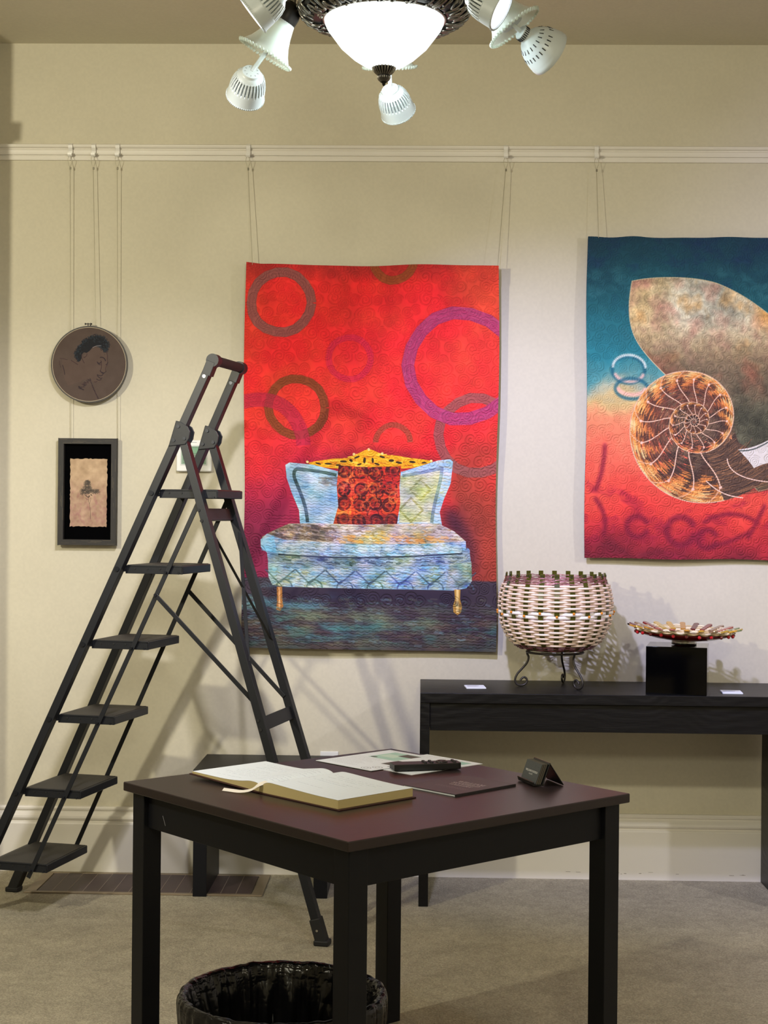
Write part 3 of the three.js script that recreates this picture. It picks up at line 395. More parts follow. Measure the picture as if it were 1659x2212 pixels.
// --- the nautilus quilt ---
const art2 = canvasTex(1300, 1400, (c, W, H) => {
  const r = rng(22), s = 2 / 2.9117; // drawing units: x from 80, y from 97; quilt 1893 wide, 2040 high
  const stops = [[97, [18, 56, 78]], [330, [20, 74, 88]], [560, [24, 92, 102]], [860, [36, 120, 130]], [1010, [84, 146, 146]], [1090, [170, 174, 146]], [1180, [212, 180, 118]], [1290, [230, 140, 98]], [1500, [232, 104, 78]], [1700, [226, 76, 60]], [1860, [220, 60, 52]], [2010, [176, 38, 48]], [2140, [116, 24, 40]]];
  paintPixels(c, W, H, (X, Y) => {
    const x = X / s + 80, y = Y / s + 97, n = fbm(x / 240, y / 240, 3.1, 5), n2 = fbm(x / 120, y / 90, 6.6, 5);
    let a = ramp(stops, y + n * 190 + 40 * Math.sin(x / 260));
    a = mix3(a, [16, 44, 78], clamp(n2 * 2.2 - 0.05) * smooth(760, 120, y) * 0.8);
    a = mix3(a, [70, 140, 150], clamp(-n2 * 2.4 - 0.1) * smooth(200, 380, y) * smooth(900, 500, y) * 0.5);
    a = mix3(a, [150, 24, 52], clamp(fbm(x / 150, y / 110, 12.2, 4) * 3 - 0.15) * smooth(1450, 1750, y) * 0.75);
    const k = 1 + n2 * 0.12 + (r() - 0.5) * 0.05; return [a[0] * k, a[1] * k, a[2] * k];
  });
  c.scale(s, s); c.translate(-80, -97); c.lineCap = 'round'; c.lineJoin = 'round';
  // dark dyed rings near the hem
  c.filter = 'blur(6px)'; c.strokeStyle = 'rgba(120,18,46,.75)';
  for (const [x, y, R, w] of [[415, 1935, 66, 34], [690, 1955, 88, 40], [860, 2010, 60, 30], [1500, 1960, 90, 40], [1720, 1900, 70, 34]]) { c.lineWidth = w; c.beginPath(); c.arc(x, y, R, 0.4, 5.8); c.stroke(); }
  c.lineWidth = 26; c.beginPath(); c.moveTo(840, 1900); c.quadraticCurveTo(1010, 1800, 1180, 1900); c.moveTo(1120, 2000); c.quadraticCurveTo(1190, 1860, 1220, 1790); c.moveTo(860, 2060); c.quadraticCurveTo(1000, 2040, 1130, 1960); c.moveTo(150, 1700); c.quadraticCurveTo(200, 1580, 200, 1420); c.moveTo(200, 1990); c.quadraticCurveTo(240, 1880, 150, 1760); c.stroke(); c.filter = 'none';
  // bubble
  for (const [x, y, R, sq, a0, a1, col, w] of [[345, 940, 104, 0.82, 0, 6.3, 'rgba(16,84,106,.75)', 22], [350, 925, 104, 0.75, PI * 1.02, PI * 1.98, 'rgba(214,220,210,.9)', 15], [350, 955, 92, 0.65, 0.25, PI - 0.25, 'rgba(232,186,170,.9)', 20], [365, 1060, 104, 0.62, 0, 6.3, 'rgba(14,84,110,.7)', 22], [365, 1055, 86, 0.5, 0.15, PI - 0.15, 'rgba(236,180,160,.9)', 24]]) { c.strokeStyle = col; c.lineWidth = w; c.filter = 'blur(3px)'; c.beginPath(); c.ellipse(x, y, R, R * sq, 0, a0, a1); c.stroke(); } c.filter = 'none';
  for (let i = 0; i < 26; i++) { const a = PI + i / 25 * PI; c.strokeStyle = 'rgba(226,226,214,.6)'; c.lineWidth = 4; c.beginPath(); c.moveTo(350 + Math.cos(a) * 98, 925 + Math.sin(a) * 74); c.lineTo(350 + Math.cos(a) * 112, 925 + Math.sin(a) * 88); c.stroke(); }
  // body of the shell
  const body = new Path2D(); body.moveTo(368, 376); body.bezierCurveTo(520, 336, 740, 336, 900, 388); body.bezierCurveTo(1060, 450, 1180, 540, 1260, 600); body.bezierCurveTo(1500, 780, 1640, 1000, 1640, 1260); body.bezierCurveTo(1620, 1460, 1430, 1640, 1180, 1700); body.lineTo(760, 1300); body.lineTo(610, 990); body.bezierCurveTo(500, 890, 400, 790, 372, 690); body.bezierCurveTo(340, 590, 352, 470, 368, 376); body.closePath();
  c.save(); c.clip(body); const bim = document.createElement('canvas'); bim.width = 660; bim.height = 720; const bc = bim.getContext('2d');
  paintPixels(bc, 660, 720, (X, Y) => { const x = 340 + X * 2, y = 330 + Y * 2, n = fbm(x / 130, y / 130, 1.7, 5), m = fbm(x / 200, y / 240, 5.5, 4), f = fbm(x / 26, y / 26, 2.4, 3); let a = [204, 178, 126]; a = mix3(a, [196, 190, 164], smooth(420, 760, x + n * 160) * smooth(900, 520, y)); a = mix3(a, [212, 164, 100], clamp(m * 3)); a = mix3(a, [186, 132, 112], clamp(-m * 3 - 0.1) * 0.8); const dk = smooth(620, 1000, y - (x - 500) * 0.05 + n * 240); a = mix3(a, [108, 92, 70], dk); a = mix3(a, [142, 88, 66], dk * clamp(m * 2.4 + 0.2)); a = mix3(a, [78, 76, 58], smooth(900, 1260, y) * smooth(950, 1060, x)); a = mix3(a, [206, 150, 80], smooth(1080, 1240, x) * smooth(760, 560, y)); const k = 1 + n * 0.5 + f * 0.35; return [a[0] * k, a[1] * k, a[2] * k]; });
  c.drawImage(bim, 340, 330, 1320, 1440); c.restore();
  c.strokeStyle = 'rgba(196,178,140,.9)'; c.lineWidth = 6; c.stroke(body);
  // spiral: centre, radius by angle (counter clockwise on the cloth)
  const cx = 765, cy = 1262, b = 0.1495, rad = (a) => 252 * Math.exp(b * a), P = (a, q) => [cx + Math.cos(a) * q, cy - Math.sin(a) * q], A1 = 1.72 * PI;
  const whorl = (a0, a1) => { c.beginPath(); for (let i = 0; i <= 80; i++) { const a = lerp(a0, a1, i / 80), [x, y] = P(a, rad(a)); i ? c.lineTo(x, y) : c.moveTo(x, y); } for (let i = 80; i >= 0; i--) { const a = lerp(a0, a1, i / 80), [x, y] = P(a, rad(a - 2 * PI)); c.lineTo(x, y); } c.closePath(); };
  // last, open chamber running out under the body
  c.fillStyle = '#4a372e'; c.beginPath(); for (let i = 0; i <= 40; i++) { const a = lerp(1.4 * PI, 2.02 * PI, i / 40), [x, y] = P(a, rad(a)); i ? c.lineTo(x, y) : c.moveTo(x, y); } c.lineTo(1500, 1400); c.lineTo(1200, 1400); c.quadraticCurveTo(1060, 1480, 1030, 1330); c.lineTo(960, 1420); c.closePath(); c.fill();
  for (let i = 0; i < 150; i++) { const f = r(), y0 = 1480 + r() * 230; c.strokeStyle = ['rgba(150,104,70,.45)', 'rgba(40,28,26,.55)', 'rgba(196,132,84,.35)'][i % 3]; c.lineWidth = 3; c.beginPath(); c.moveTo(900 + f * 120, y0); c.quadraticCurveTo(1060 + f * 60, y0 + 40, 1300, y0 - 40); c.stroke(); }
  c.fillStyle = '#d9895c'; c.beginPath(); c.moveTo(1005, 1345); c.bezierCurveTo(1020, 1430, 1060, 1480, 1130, 1520); c.bezierCurveTo(1080, 1560, 960, 1540, 955, 1430); c.closePath(); c.fill();
  for (let i = 0; i < 60; i++) { c.strokeStyle = ['rgba(120,60,40,.6)', 'rgba(240,160,100,.5)'][i % 2]; c.lineWidth = 3; const f = r(); c.beginPath(); c.moveTo(1000 - f * 40, 1360 + f * 90); c.quadraticCurveTo(1010, 1470 + f * 40, 1120, 1515 + f * 30); c.stroke(); }
  c.fillStyle = '#5a4234'; whorl(1.45 * PI, 1.86 * PI); c.fill();
  for (let i = 0; i < 260; i++) { const a = lerp(1.45 * PI, 1.86 * PI, r()), R = lerp(rad(a - 2 * PI), rad(a), r()); c.strokeStyle = ['rgba(150,104,70,.5)', 'rgba(44,30,28,.6)', 'rgba(200,136,84,.4)'][i % 3]; c.lineWidth = 4; c.beginPath(); c.moveTo(...P(a, R)); c.quadraticCurveTo(...P(a + 0.1, R * 1.02), ...P(a + 0.2, R * 1.06)); c.stroke(); }
  // pearly lip
  c.fillStyle = '#d8cfc4'; c.beginPath(); c.moveTo(1050, 1440); c.bezierCurveTo(1130, 1430, 1180, 1410, 1250, 1370); c.lineTo(1400, 1400); c.lineTo(1400, 1500); c.bezierCurveTo(1280, 1500, 1190, 1530, 1150, 1556); c.bezierCurveTo(1130, 1520, 1090, 1480, 1050, 1440); c.closePath(); c.fill();
  c.strokeStyle = 'rgba(60,70,66,.8)'; c.lineWidth = 8; c.beginPath(); c.moveTo(1060, 1448); c.bezierCurveTo(1140, 1450, 1190, 1420, 1260, 1376); c.stroke();
  // chambers
  const drawTurn = (a0, a1, nSep, bright) => {
    c.save(); whorl(a0, a1); c.clip();
    for (let i = 0; i < 5200 * (bright > 0.9 ? 1 : 0.35); i++) { const a = lerp(a0, a1, r()), q = r(), ri = rad(a - 2 * PI), ro = rad(a), R = lerp(ri, ro, q); const ph = (a * nSep / (2 * PI)) % 1, ch = Math.sin(Math.floor(a * nSep / (2 * PI)) * 12.9) * 0.5 + 0.5; let col = ramp([[0, [104, 80, 62]], [0.3, [62, 44, 38]], [0.55, [96, 60, 44]], [0.68, [226, 132, 62]], [0.88, [238, 160, 84]], [1, [220, 190, 130]]], clamp(q * 0.86 + (r() - 0.5) * 0.26 + 0.52 * ((ph + 0.9 * q) % 1) - 0.22)); if (ch > 0.55 && q < 0.7) col = mix3(col, [206, 92, 60], 0.4 * r()); const k = bright * (0.8 + r() * 0.4); c.strokeStyle = rgb([col[0] * k, col[1] * k, col[2] * k], 0.75); c.lineWidth = 5 * Math.sqrt(ro / 300); const da = 0.16; c.beginPath(); c.moveTo(...P(a, R)); c.quadraticCurveTo(...P(a + da / 2, R * 1.012 + 3), ...P(a + da, R * 1.035)); c.stroke(); }
    c.restore();
    for (let i = 0; i < nSep * (a1 - a0) / (2 * PI); i++) { const a = a0 + i * 2 * PI / nSep, ri = rad(a - 2 * PI), ro = rad(a + 0.28); c.strokeStyle = 'rgba(234,190,160,.95)'; c.lineWidth = 6.5 * Math.sqrt(ro / 400); const A = P(a, ri), B = P(a + 0.22, lerp(ri, ro, 0.42)), D = P(a + 0.16, lerp(ri, ro, 0.72)), E2 = P(a - 0.06, rad(a - 0.06)); c.beginPath(); c.moveTo(...A); c.bezierCurveTo(...P(a + 0.04, lerp(ri, ro, 0.2)), ...B, ...D); c.stroke(); c.globalAlpha = 0.6; c.beginPath(); c.moveTo(...D); c.quadraticCurveTo(...P(a + 0.06, lerp(ri, ro, 0.88)), ...E2); c.stroke(); c.globalAlpha = 1; c.fillStyle = 'rgba(240,190,164,.95)'; c.beginPath(); c.arc(...D, 9 * Math.sqrt(ro / 400), 0, 6.3); c.fill(); }
    c.strokeStyle = 'rgba(222,180,146,.95)'; c.lineWidth = 6; c.beginPath(); for (let i = 0; i <= 80; i++) { const a = lerp(a0, a1, i / 80), [x, y] = P(a, rad(a)); i ? c.lineTo(x, y) : c.moveTo(x, y); } c.stroke();
  };
  drawTurn(-6 * PI, -4 * PI, 10, 0.7); drawTurn(-4 * PI, -2 * PI, 12, 0.75); drawTurn(-2 * PI, -0.3 * PI, 14, 0.85); drawTurn(-0.3 * PI, A1 - 0.1 * PI, 16, 1.0);
  c.strokeStyle = 'rgba(238,200,176,.95)'; c.lineWidth = 7; c.beginPath(); c.moveTo(980, 1500); c.bezierCurveTo(990, 1600, 1110, 1640, 1300, 1640); c.moveTo(850, 1640); c.bezierCurveTo(930, 1720, 1000, 1740, 1080, 1745); c.stroke();
});
const bump2 = quilting(1300, 1400, 44, 33);
{
  const t = thing('nautilus_quilt', 'teal to crimson art quilt with a cut nautilus shell', 'quilt', [1.197, 1.845, 0.032]);
  const w = 1.134, h = 1.228;
  const geo = quiltSlab(w, h, 0.007, (u, v) => [0.003 * Math.sin(v * 10) * (u < 0.5 ? -1 : 1) * Math.abs(u - 0.5) * 2, 0.002 * Math.sin(u * 16) + (v > 0.98 ? 0.003 * Math.cos(u * 40) * (u < 0.2 ? 1 : 0.3) : 0) + 0.004 * (u - 0.2) * (v - 0.5), 0.004 * Math.sin(u * 6 + v * 4) + 0.01 * v * (1 - u) + 0.003 * Math.sin(v * 12 + u * 9)]);
  const front = std({ map: art2, roughness: 0.92, bumpMap: bump2, bumpScale: 0.0068 }), edge = std({ color: 0x3a3740, roughness: 0.95 });
  mesh('cloth', geo, [edge, edge, edge, edge, front, edge], t);
}
// ================= step ladder =================
{
  const t = thing('step_ladder', 'tall black folding step ladder with a padded grab bar', 'ladder', [-1.518, 0, 0.519], -0.2154);
  const hw = (Y) => 0.201 - 0.027 * Y, fs = (Y) => 0.758 / 1.65 * Y, rs = (Y) => 0.758 + 0.529 * (1 - Y / 1.65);
  const P = (s, Y, side, off = 0) => V(s, Y, side * (hw(Y) + off));
  for (const sd of [1, -1]) {
    const near = sd > 0;
    const f = mesh('front_rail', bar(P(fs(0.05), 0.05, sd, -0.018), P(fs(1.885), 1.885, sd, -0.018), 0.027, 0.034), M.ladder, t);
    const q = mesh('rear_rail', bar(P(rs(0.05), 0.05, sd, -0.018), P(rs(1.655) + 0.012, 1.655, sd, -0.018), 0.027, 0.034), M.ladder, t);
    mesh('rail_cap', along(cyl(0.0165, 0.0165, 0.034, 0, 0, 0, 18), P(0.772, 1.645, sd, -0.018), V(0, 0, 1)), M.ladder, q);
    // rubber boots
    for (const [g, d] of [[fs, -1], [rs, 1]]) {
      const foot = mesh('rubber_foot', [bar(P(g(0.004), 0.004, sd, -0.018), P(g(0.085), 0.085, sd, -0.018), 0.036, 0.043, V(0, 0, 1), 0.004), bx(0.05, 0.018, 0.046, g(0.01), 0.009, sd * (hw(0) - 0.018), 0.005)], M.rubber, t);
      mesh('rivet', along(cyl(0.004, 0.004, 0.004, 0, 0, 0, 10), P(g(0.05), 0.05, sd, 0.0045), V(0, 0, 1)), M.steel, foot);
    }
    // hinge plate with three rivets
    const hp = part('hinge_plate', t);
    const sh = new THREE.Shape(); const c0 = [fs(1.65), 1.65]; const pts = [[-0.028, -0.036], [-0.003, 0.045], [0.010, 0.042], [0.036, 0.026], [0.044, 0.010], [0.040, -0.012], [0.028, -0.030]];
    pts.forEach(([x, y], i) => (i ? sh.lineTo(c0[0] + x, c0[1] + y) : sh.moveTo(c0[0] + x, c0[1] + y))); sh.closePath();
    const pg = new THREE.ExtrudeGeometry(sh, { depth: 0.003, bevelEnabled: true, bevelSize: 0.002, bevelThickness: 0.0006, bevelSegments: 1 });
    for (const zz of [hw(1.65) - 0.0005, hw(1.65) - 0.039]) { const m = mesh('plate', pg, M.ladder, hp); m.position.z = sd > 0 ? zz : -zz - 0.003; }
    for (const [x, y] of [[0.004, 0.028], [-0.012, -0.018], [0.026, -0.012]]) mesh('rivet', along(cyl(0.006, 0.006, 0.006, 0, 0, 0, 12), V(c0[0] + x, c0[1] + y, sd > 0 ? hw(1.65) + 0.003 : -hw(1.65) + 0.041), V(0, 0, 1)), M.bolt, hp);
    // link bar that folds the treads, and its diagonal brace
    const lk = mesh('link_bar', bar(P(fs(0.145) + 0.172, 0.145, sd, -0.0385 + 0.012), P(fs(1.45) + 0.172, 1.45, sd, -0.0385 + 0.012), 0.016, 0.004), M.ladder, t);
    const B0 = P(fs(1.115) + 0.172, 1.115, sd, -0.022), B1 = P(rs(0.755), 0.755, sd, -0.0405 + 0.006);
    B0.z = sd * (hw(1.1) - 0.019); B1.z = sd * (hw(0.755) - 0.0375);
    mesh('brace', bar(B0, B1, 0.015, 0.004), M.ladder, t);
    mesh('rivet', along(cyl(0.0055, 0.0055, 0.008, 0, 0, 0, 12), V(B0.x, B0.y, B0.z + sd * 0.001), V(0, 0, 1)), M.bolt, lk);
    for (const y of [1.40, 1.365, 0.715, 0.685]) mesh('rivet', along(cyl(0.0055, 0.0055, 0.005, 0, 0, 0, 12), V(rs(y), y, sd * (hw(y) - 0.0005)), V(0, 0, 1)), M.rubber, q);
    if (near) mesh('sticker', along(cyl(0.006, 0.006, 0.0012, 0, 0, 0, 18), P(fs(1.845), 1.845, sd, -0.0008), V(0, 0, 1)), M.white, f);
    else mesh('rivet', along(cyl(0.006, 0.006, 0.004, 0, 0, 0, 12), P(fs(1.845), 1.845, -1, -0.0345), V(0, 0, 1)), M.bolt, f);
  }
  { const r = rng(95), g = []; for (let i = 0; i < 22; i++) { const Y = 1.60 - i * 0.0065; if (i % 6 === 5) continue; g.push(bx(0.0008, 0.0024 + r() * 0.0018, 0.005 + r() * 0.007, rs(Y) + 0.0154, Y, -(hw(Y) - 0.018) + (r() - 0.5) * 0.004, 0)); } mesh('printed_marking', g, std({ color: 0xb98a80, roughness: 0.6 }), t).userData.label = 'worn pale lettering down the far rear rail'; }
  // crossed straps between the rear rails
  const zc = -0.018;
  mesh('cross_strap', bar(P(rs(1.345) + 0.015, 1.345, 1, zc), P(rs(0.93) + 0.015, 0.93, -1, zc), 0.003, 0.013, V(0.3, 0.05, 0.2)), M.ladder, t);
  mesh('cross_strap', bar(P(rs(1.345) + 0.018, 1.345, -1, zc), P(rs(0.905) + 0.018, 0.905, 1, zc), 0.003, 0.013, V(0.3, 0.05, -0.2)), M.ladder, t);
  for (const [Y, hgt] of [[1.385, 0.042], [0.70, 0.045]]) { const dx = 0.529 / 1.65; mesh('rear_crossbar', bar(V(rs(Y) + 0.004, Y, -(hw(Y) - 0.034)), V(rs(Y) + 0.004, Y, hw(Y) - 0.034), hgt, 0.012, V(1, dx, 0)), M.ladder, t); }
  // treads
  for (let i = 0; i < 6; i++) {
    const Y = 1.456 - 0.2555 * i, s0 = fs(Y), w = 2 * (hw(Y) - 0.036);
    const st = part(i ? 'tread' : 'platform', t, [s0, Y, 0]);
    mesh('tread_pan', [bx(0.205, 0.008, w, 0.118, 0.008, 0, 0.003), bx(0.205, 0.028, 0.004, 0.118, -0.002, w / 2 - 0.002, 0.001), bx(0.205, 0.028, 0.004, 0.118, -0.002, -w / 2 + 0.002, 0.001), bx(0.008, 0.027, w, 0.2185, -0.002, 0, 0.003), bx(0.005, 0.026, w, 0.018, -0.002, 0, 0.001), bx(0.03, 0.012, w, 0, -0.004, 0, 0.002)], M.ladder, st);
    mesh('grip_pad', bx(0.196, 0.002, w - 0.008, 0.118, 0.0125, 0, 0.001), M.ladderTread, st);
    for (const x of [0.05, 0.095, 0.14]) mesh('rivet', along(cyl(0.003, 0.003, 0.003, 0, 0, 0, 8), V(x, 0.001, w / 2 + 0.0008), V(0, 0, 1)), M.rubber, st);
    for (const x of [0.166, 0.207]) mesh('rivet', along(cyl(0.0045, 0.0045, x < 0.2 ? 0.022 : 0.003, 0, 0, 0, 10), V(x, x < 0.2 ? -0.009 : -0.012, w / 2 + (x < 0.2 ? 0.01 : 0.001)), V(0, 0, 1)), M.bolt, st);
    for (const sd of [1, -1]) mesh('pivot_bolt', along(cyl(0.0085, 0.0085, 0.005, 0, 0, 0, 16), V(0, 0, sd * (hw(Y) + 0.001)), V(0, 0, 1)), M.bolt, st);
  }
  // padded bar at the top
  const hy = 1.90, hx = fs(hy), hz = hw(hy);
  const h = part('grab_bar', t, [hx, hy, 0]);
  mesh('grip', along(cyl(0.0165, 0.0165, 2 * hz - 0.04, 0, 0, 0, 24), V(0.006, -0.002, 0), V(0, 0, 1)), M.rubber, h);
  for (const sd of [1, -1]) mesh('knuckle', [along(cyl(0.022, 0.022, 0.036, 0, 0, 0, 28), V(0.003, -0.002, sd * (hz - 0.018)), V(0, 0, 1)), bar(V(-0.02, -0.05, sd * (hz - 0.018)), V(-0.002, -0.006, sd * (hz - 0.018)), 0.031, 0.037)], M.ladder, h);
}

// ================= low bench behind the table =================
{
  const t = thing('low_bench', 'low black wooden bench standing against the wall behind the ladder', 'bench', [-0.568, 0, 0]);
  const W = 0.492, D = 0.362, z0 = 0.032;
  mesh('seat', bx(W, 0.034, D, 0, 0.443, z0 + D / 2 - 0.006, 0.002), M.tableDark, t);
  for (const s of [-1, 1]) mesh('panel_leg', bx(0.05, 0.426, D - 0.012, s * (W / 2 - 0.027), 0.213, z0 + D / 2 - 0.004, 0.002), M.tableDark, t);
  mesh('stretcher', bx(W - 0.1, 0.06, 0.02, 0, 0.39, z0 + 0.03, 0.002), M.tableDark, t);
}

// ================= console table =================
{
  const t = thing('console_table', 'long black oak console table against the wall under the quilts', 'table', [0.676, 0, 0]);
  const W = 1.34, D = 0.445, z0 = 0.034;
  mesh('top', bx(W, 0.036, D, 0, 0.742, z0 + D / 2, 0.002), M.blackWood, t);
  for (const s of [-1, 1]) mesh('side_panel', bx(0.034, 0.724, D - 0.004, s * (W / 2 - 0.017), 0.362, z0 + D / 2 - 0.002, 0.0015), M.blackWood, t);
  mesh('apron', bx(W - 0.07, 0.098, 0.02, 0, 0.674, z0 + D - 0.024, 0.0015), M.blackWood, t);
  mesh('back_rail', bx(W - 0.07, 0.098, 0.018, 0, 0.674, z0 + 0.03, 0.0015), M.blackWood, t);
  mesh('drawer_tray', bx(W - 0.07, 0.012, D - 0.08, 0, 0.631, z0 + D / 2, 0.001), M.tableDark, t);
}
// ================= woven basket on its iron stand =================
const CT = 0.76; // console top
{
  const t = thing('iron_stand', 'wrought iron ring stand with three scrolled legs under the basket', 'stand', [0.503, CT, 0.232]);
  mesh('ring', new THREE.TorusGeometry(0.104, 0.0042, 10, 64).rotateX(PI / 2).translate(0, 0.128, 0), M.iron, t);
  for (const deg of [176, 52, -70]) {
    const a = deg * PI / 180, d = V(Math.cos(a), 0, Math.sin(a)), pt = (r, y) => V(d.x * r, y, d.z * r);
    mesh('scroll_leg', tube([pt(0.104, 0.127), pt(0.1035, 0.122), pt(0.098, 0.108), pt(0.104, 0.088), pt(0.122, 0.066), pt(0.140, 0.045), pt(0.1475, 0.024), pt(0.141, 0.009), pt(0.127, 0.0042), pt(0.111, 0.008), pt(0.103, 0.019), pt(0.106, 0.030), pt(0.115, 0.034), pt(0.122, 0.030), pt(0.129, 0.0215)], 0.0040, 80, 8), M.iron, t);
  }
}
{
  const Y0 = CT + 0.1355;
  const t = thing('woven_basket', 'round pale cane basket woven on green glass staves with amber beads', 'basket', [0.503, Y0, 0.232], 0.08);
  // profile: height above base -> radius
  const prof = [[0, 0.108], [0.012, 0.142], [0.03, 0.160], [0.06, 0.181], [0.1, 0.198], [0.14, 0.2055], [0.17, 0.2065], [0.2, 0.204], [0.235, 0.196], [0.262, 0.186], [0.29, 0.178]];
  const R = (y) => { for (let i = 1; i < prof.length; i++) if (y <= prof[i][0]) return lerp(prof[i - 1][1], prof[i][1], (y - prof[i - 1][0]) / (prof[i][0] - prof[i - 1][0])); return prof[prof.length - 1][1]; };
  const N = 22, cane = [0xead3bf, 0xe3c9b4, 0xefdcc9].map((h) => std({ color: h, roughness: 0.6 }));
  const strand = (y, hy, hx, ph, A, seed) => { // one woven round: an oval cord that passes before and behind the staves
    const S = N * 6, K = 8, pos = [], idx = [], uv = [], r0 = R(y);
    for (let i = 0; i <= S; i++) { const a = i / S * 2 * PI, cw = Math.cos(N / 2 * a + ph), wv = Math.sign(cw) * Math.pow(Math.abs(cw), 0.7), rc = r0 + A * wv, yc = y + 0.0007 * Math.sin(a * 3 + seed); for (let j = 0; j <= K; j++) { const b = j / K * 2 * PI; pos.push(Math.cos(a) * (rc + hx * Math.cos(b)), yc + hy * Math.sin(b), Math.sin(a) * (rc + hx * Math.cos(b))); uv.push(a * 4, j / K); } }
    for (let i = 0; i < S; i++) for (let j = 0; j < K; j++) { const p = i * (K + 1) + j, q = p + K + 1; idx.push(p, q + 1, q, p, p + 1, q + 1); }
    const g = new THREE.BufferGeometry(); g.setAttribute('position', new THREE.Float32BufferAttribute(pos, 3)); g.setAttribute('uv', new THREE.Float32BufferAttribute(uv, 2)); g.setIndex(idx); g.computeVertexNormals();
    // close the seam in the normals
    const n = g.attributes.normal; for (let j = 0; j <= K; j++) { const a = j, b = S * (K + 1) + j; const x = n.getX(a) + n.getX(b), y2 = n.getY(a) + n.getY(b), z = n.getZ(a) + n.getZ(b), l = Math.hypot(x, y2, z); n.setXYZ(a, x / l, y2 / l, z / l); n.setXYZ(b, x / l, y2 / l, z / l); }
    return g;
  };
  let row = 0;
  for (let i = 0; i < 12; i++) mesh('cane_strand', strand(0.028 + i * 0.0082, 0.0043, 0.0038, row++ * PI, 0.0056, i), cane[i % 3], t);
  for (let i = 0; i < 2; i++) { const m = mesh('flat_cane_band', strand(0.132 + i * 0.0118, 0.0056, 0.0022, row++ * PI, 0.0058, i), std({ color: 0xf6efe6, roughness: 0.55 }), t); m.userData.label = 'wide white cane band'; }
  for (let i = 0; i < 12; i++) mesh('cane_strand', strand(0.156 + i * 0.0079, 0.0042, 0.0038, row++ * PI, 0.0054, i + 20), cane[(i + 1) % 3], t);
  // copper wire rounds near foot and rim
  const copper = std({ color: 0xb8848a, roughness: 0.35, metalness: 0.75 });
  const wireRound = (y, k, sd) => { const r = rng(sd), pts = []; for (let i = 0; i < 60; i++) { const a = i / 60 * 2 * PI; pts.push(V(Math.cos(a) * (R(y) + k * 0.003 * Math.cos(15 * a + sd)), y + (r() - 0.5) * 0.006, Math.sin(a) * (R(y) + k * 0.003 * Math.cos(15 * a + sd)))); } return tube(pts, 0.0012, 160, 5, true); };
  for (let i = 0; i < 12; i++) mesh('copper_wire', wireRound(0.2485 + i * 0.0021, 1, 60 + i), copper, t);
  for (let i = 0; i < 6; i++) mesh('copper_wire', wireRound(0.006 + i * 0.0036, 1, 80 + i), std({ color: 0x8a5560, roughness: 0.4, metalness: 0.7 }), t);
  // glass staves with square heads
  const green = phy({ color: 0x5a5a1a, roughness: 0.15, transmission: 0.45, thickness: 0.004, ior: 1.5, attenuationColor: 0x9a9a20, attenuationDistance: 0.02 });
  const brown = phy({ color: 0x5a4420, roughness: 0.2, transmission: 0.35, thickness: 0.004, ior: 1.5 });
  for (let k = 0; k < N; k++) {
    const a = (k / N) * 2 * PI, pts = []; for (let i = 0; i <= 14; i++) { const y = lerp(0.008, 0.272, i / 14); pts.push([R(y), y]); }
    const list = []; for (let i = 0; i < 14; i++) { const [r0, y0] = pts[i], [r1, y1] = pts[i + 1]; list.push(bar(V(r0, y0 - 0.0008, 0), V(r1, y1 + 0.0008, 0), 0.0026, 0.018, V(0, 0, 1), 0)); }
    const g = merge(list); g.rotateY(-a);
    const st = mesh('glass_stave', g, green, t);
    const hd = bx(0.004, 0.0155, 0.018, R(0.278) + 0.001, 0.279, 0, 0.0012).rotateY(-a);
    mesh('stave_head', hd, green, st);
    const lp = new THREE.TorusGeometry(0.0038, 0.0010, 6, 14).rotateY(PI / 2).translate(R(0.278) + 0.0040, 0.2775, 0).rotateY(-a);
    mesh('wire_eye', lp, M.iron, st);
  }
  const amber = phy({ color: 0xd98a2a, roughness: 0.12, clearcoat: 1 });
  for (let k = 0; k < N; k++) { const a = (k / N) * 2 * PI, up = k % 2; mesh('amber_bead', ball(0.0052, Math.cos(a) * (R(0.138) + 0.010), up ? 0.147 : 0.1355, Math.sin(a) * (R(0.138) + 0.010)), amber, t); }
  mesh('glass_base', lathe([[0, -0.002], [0.09, -0.002], [0.106, 0.001], [0.114, 0.006], [0.112, 0.009], [0.09, 0.004], [0, 0.003]], 64), brown, t);
}

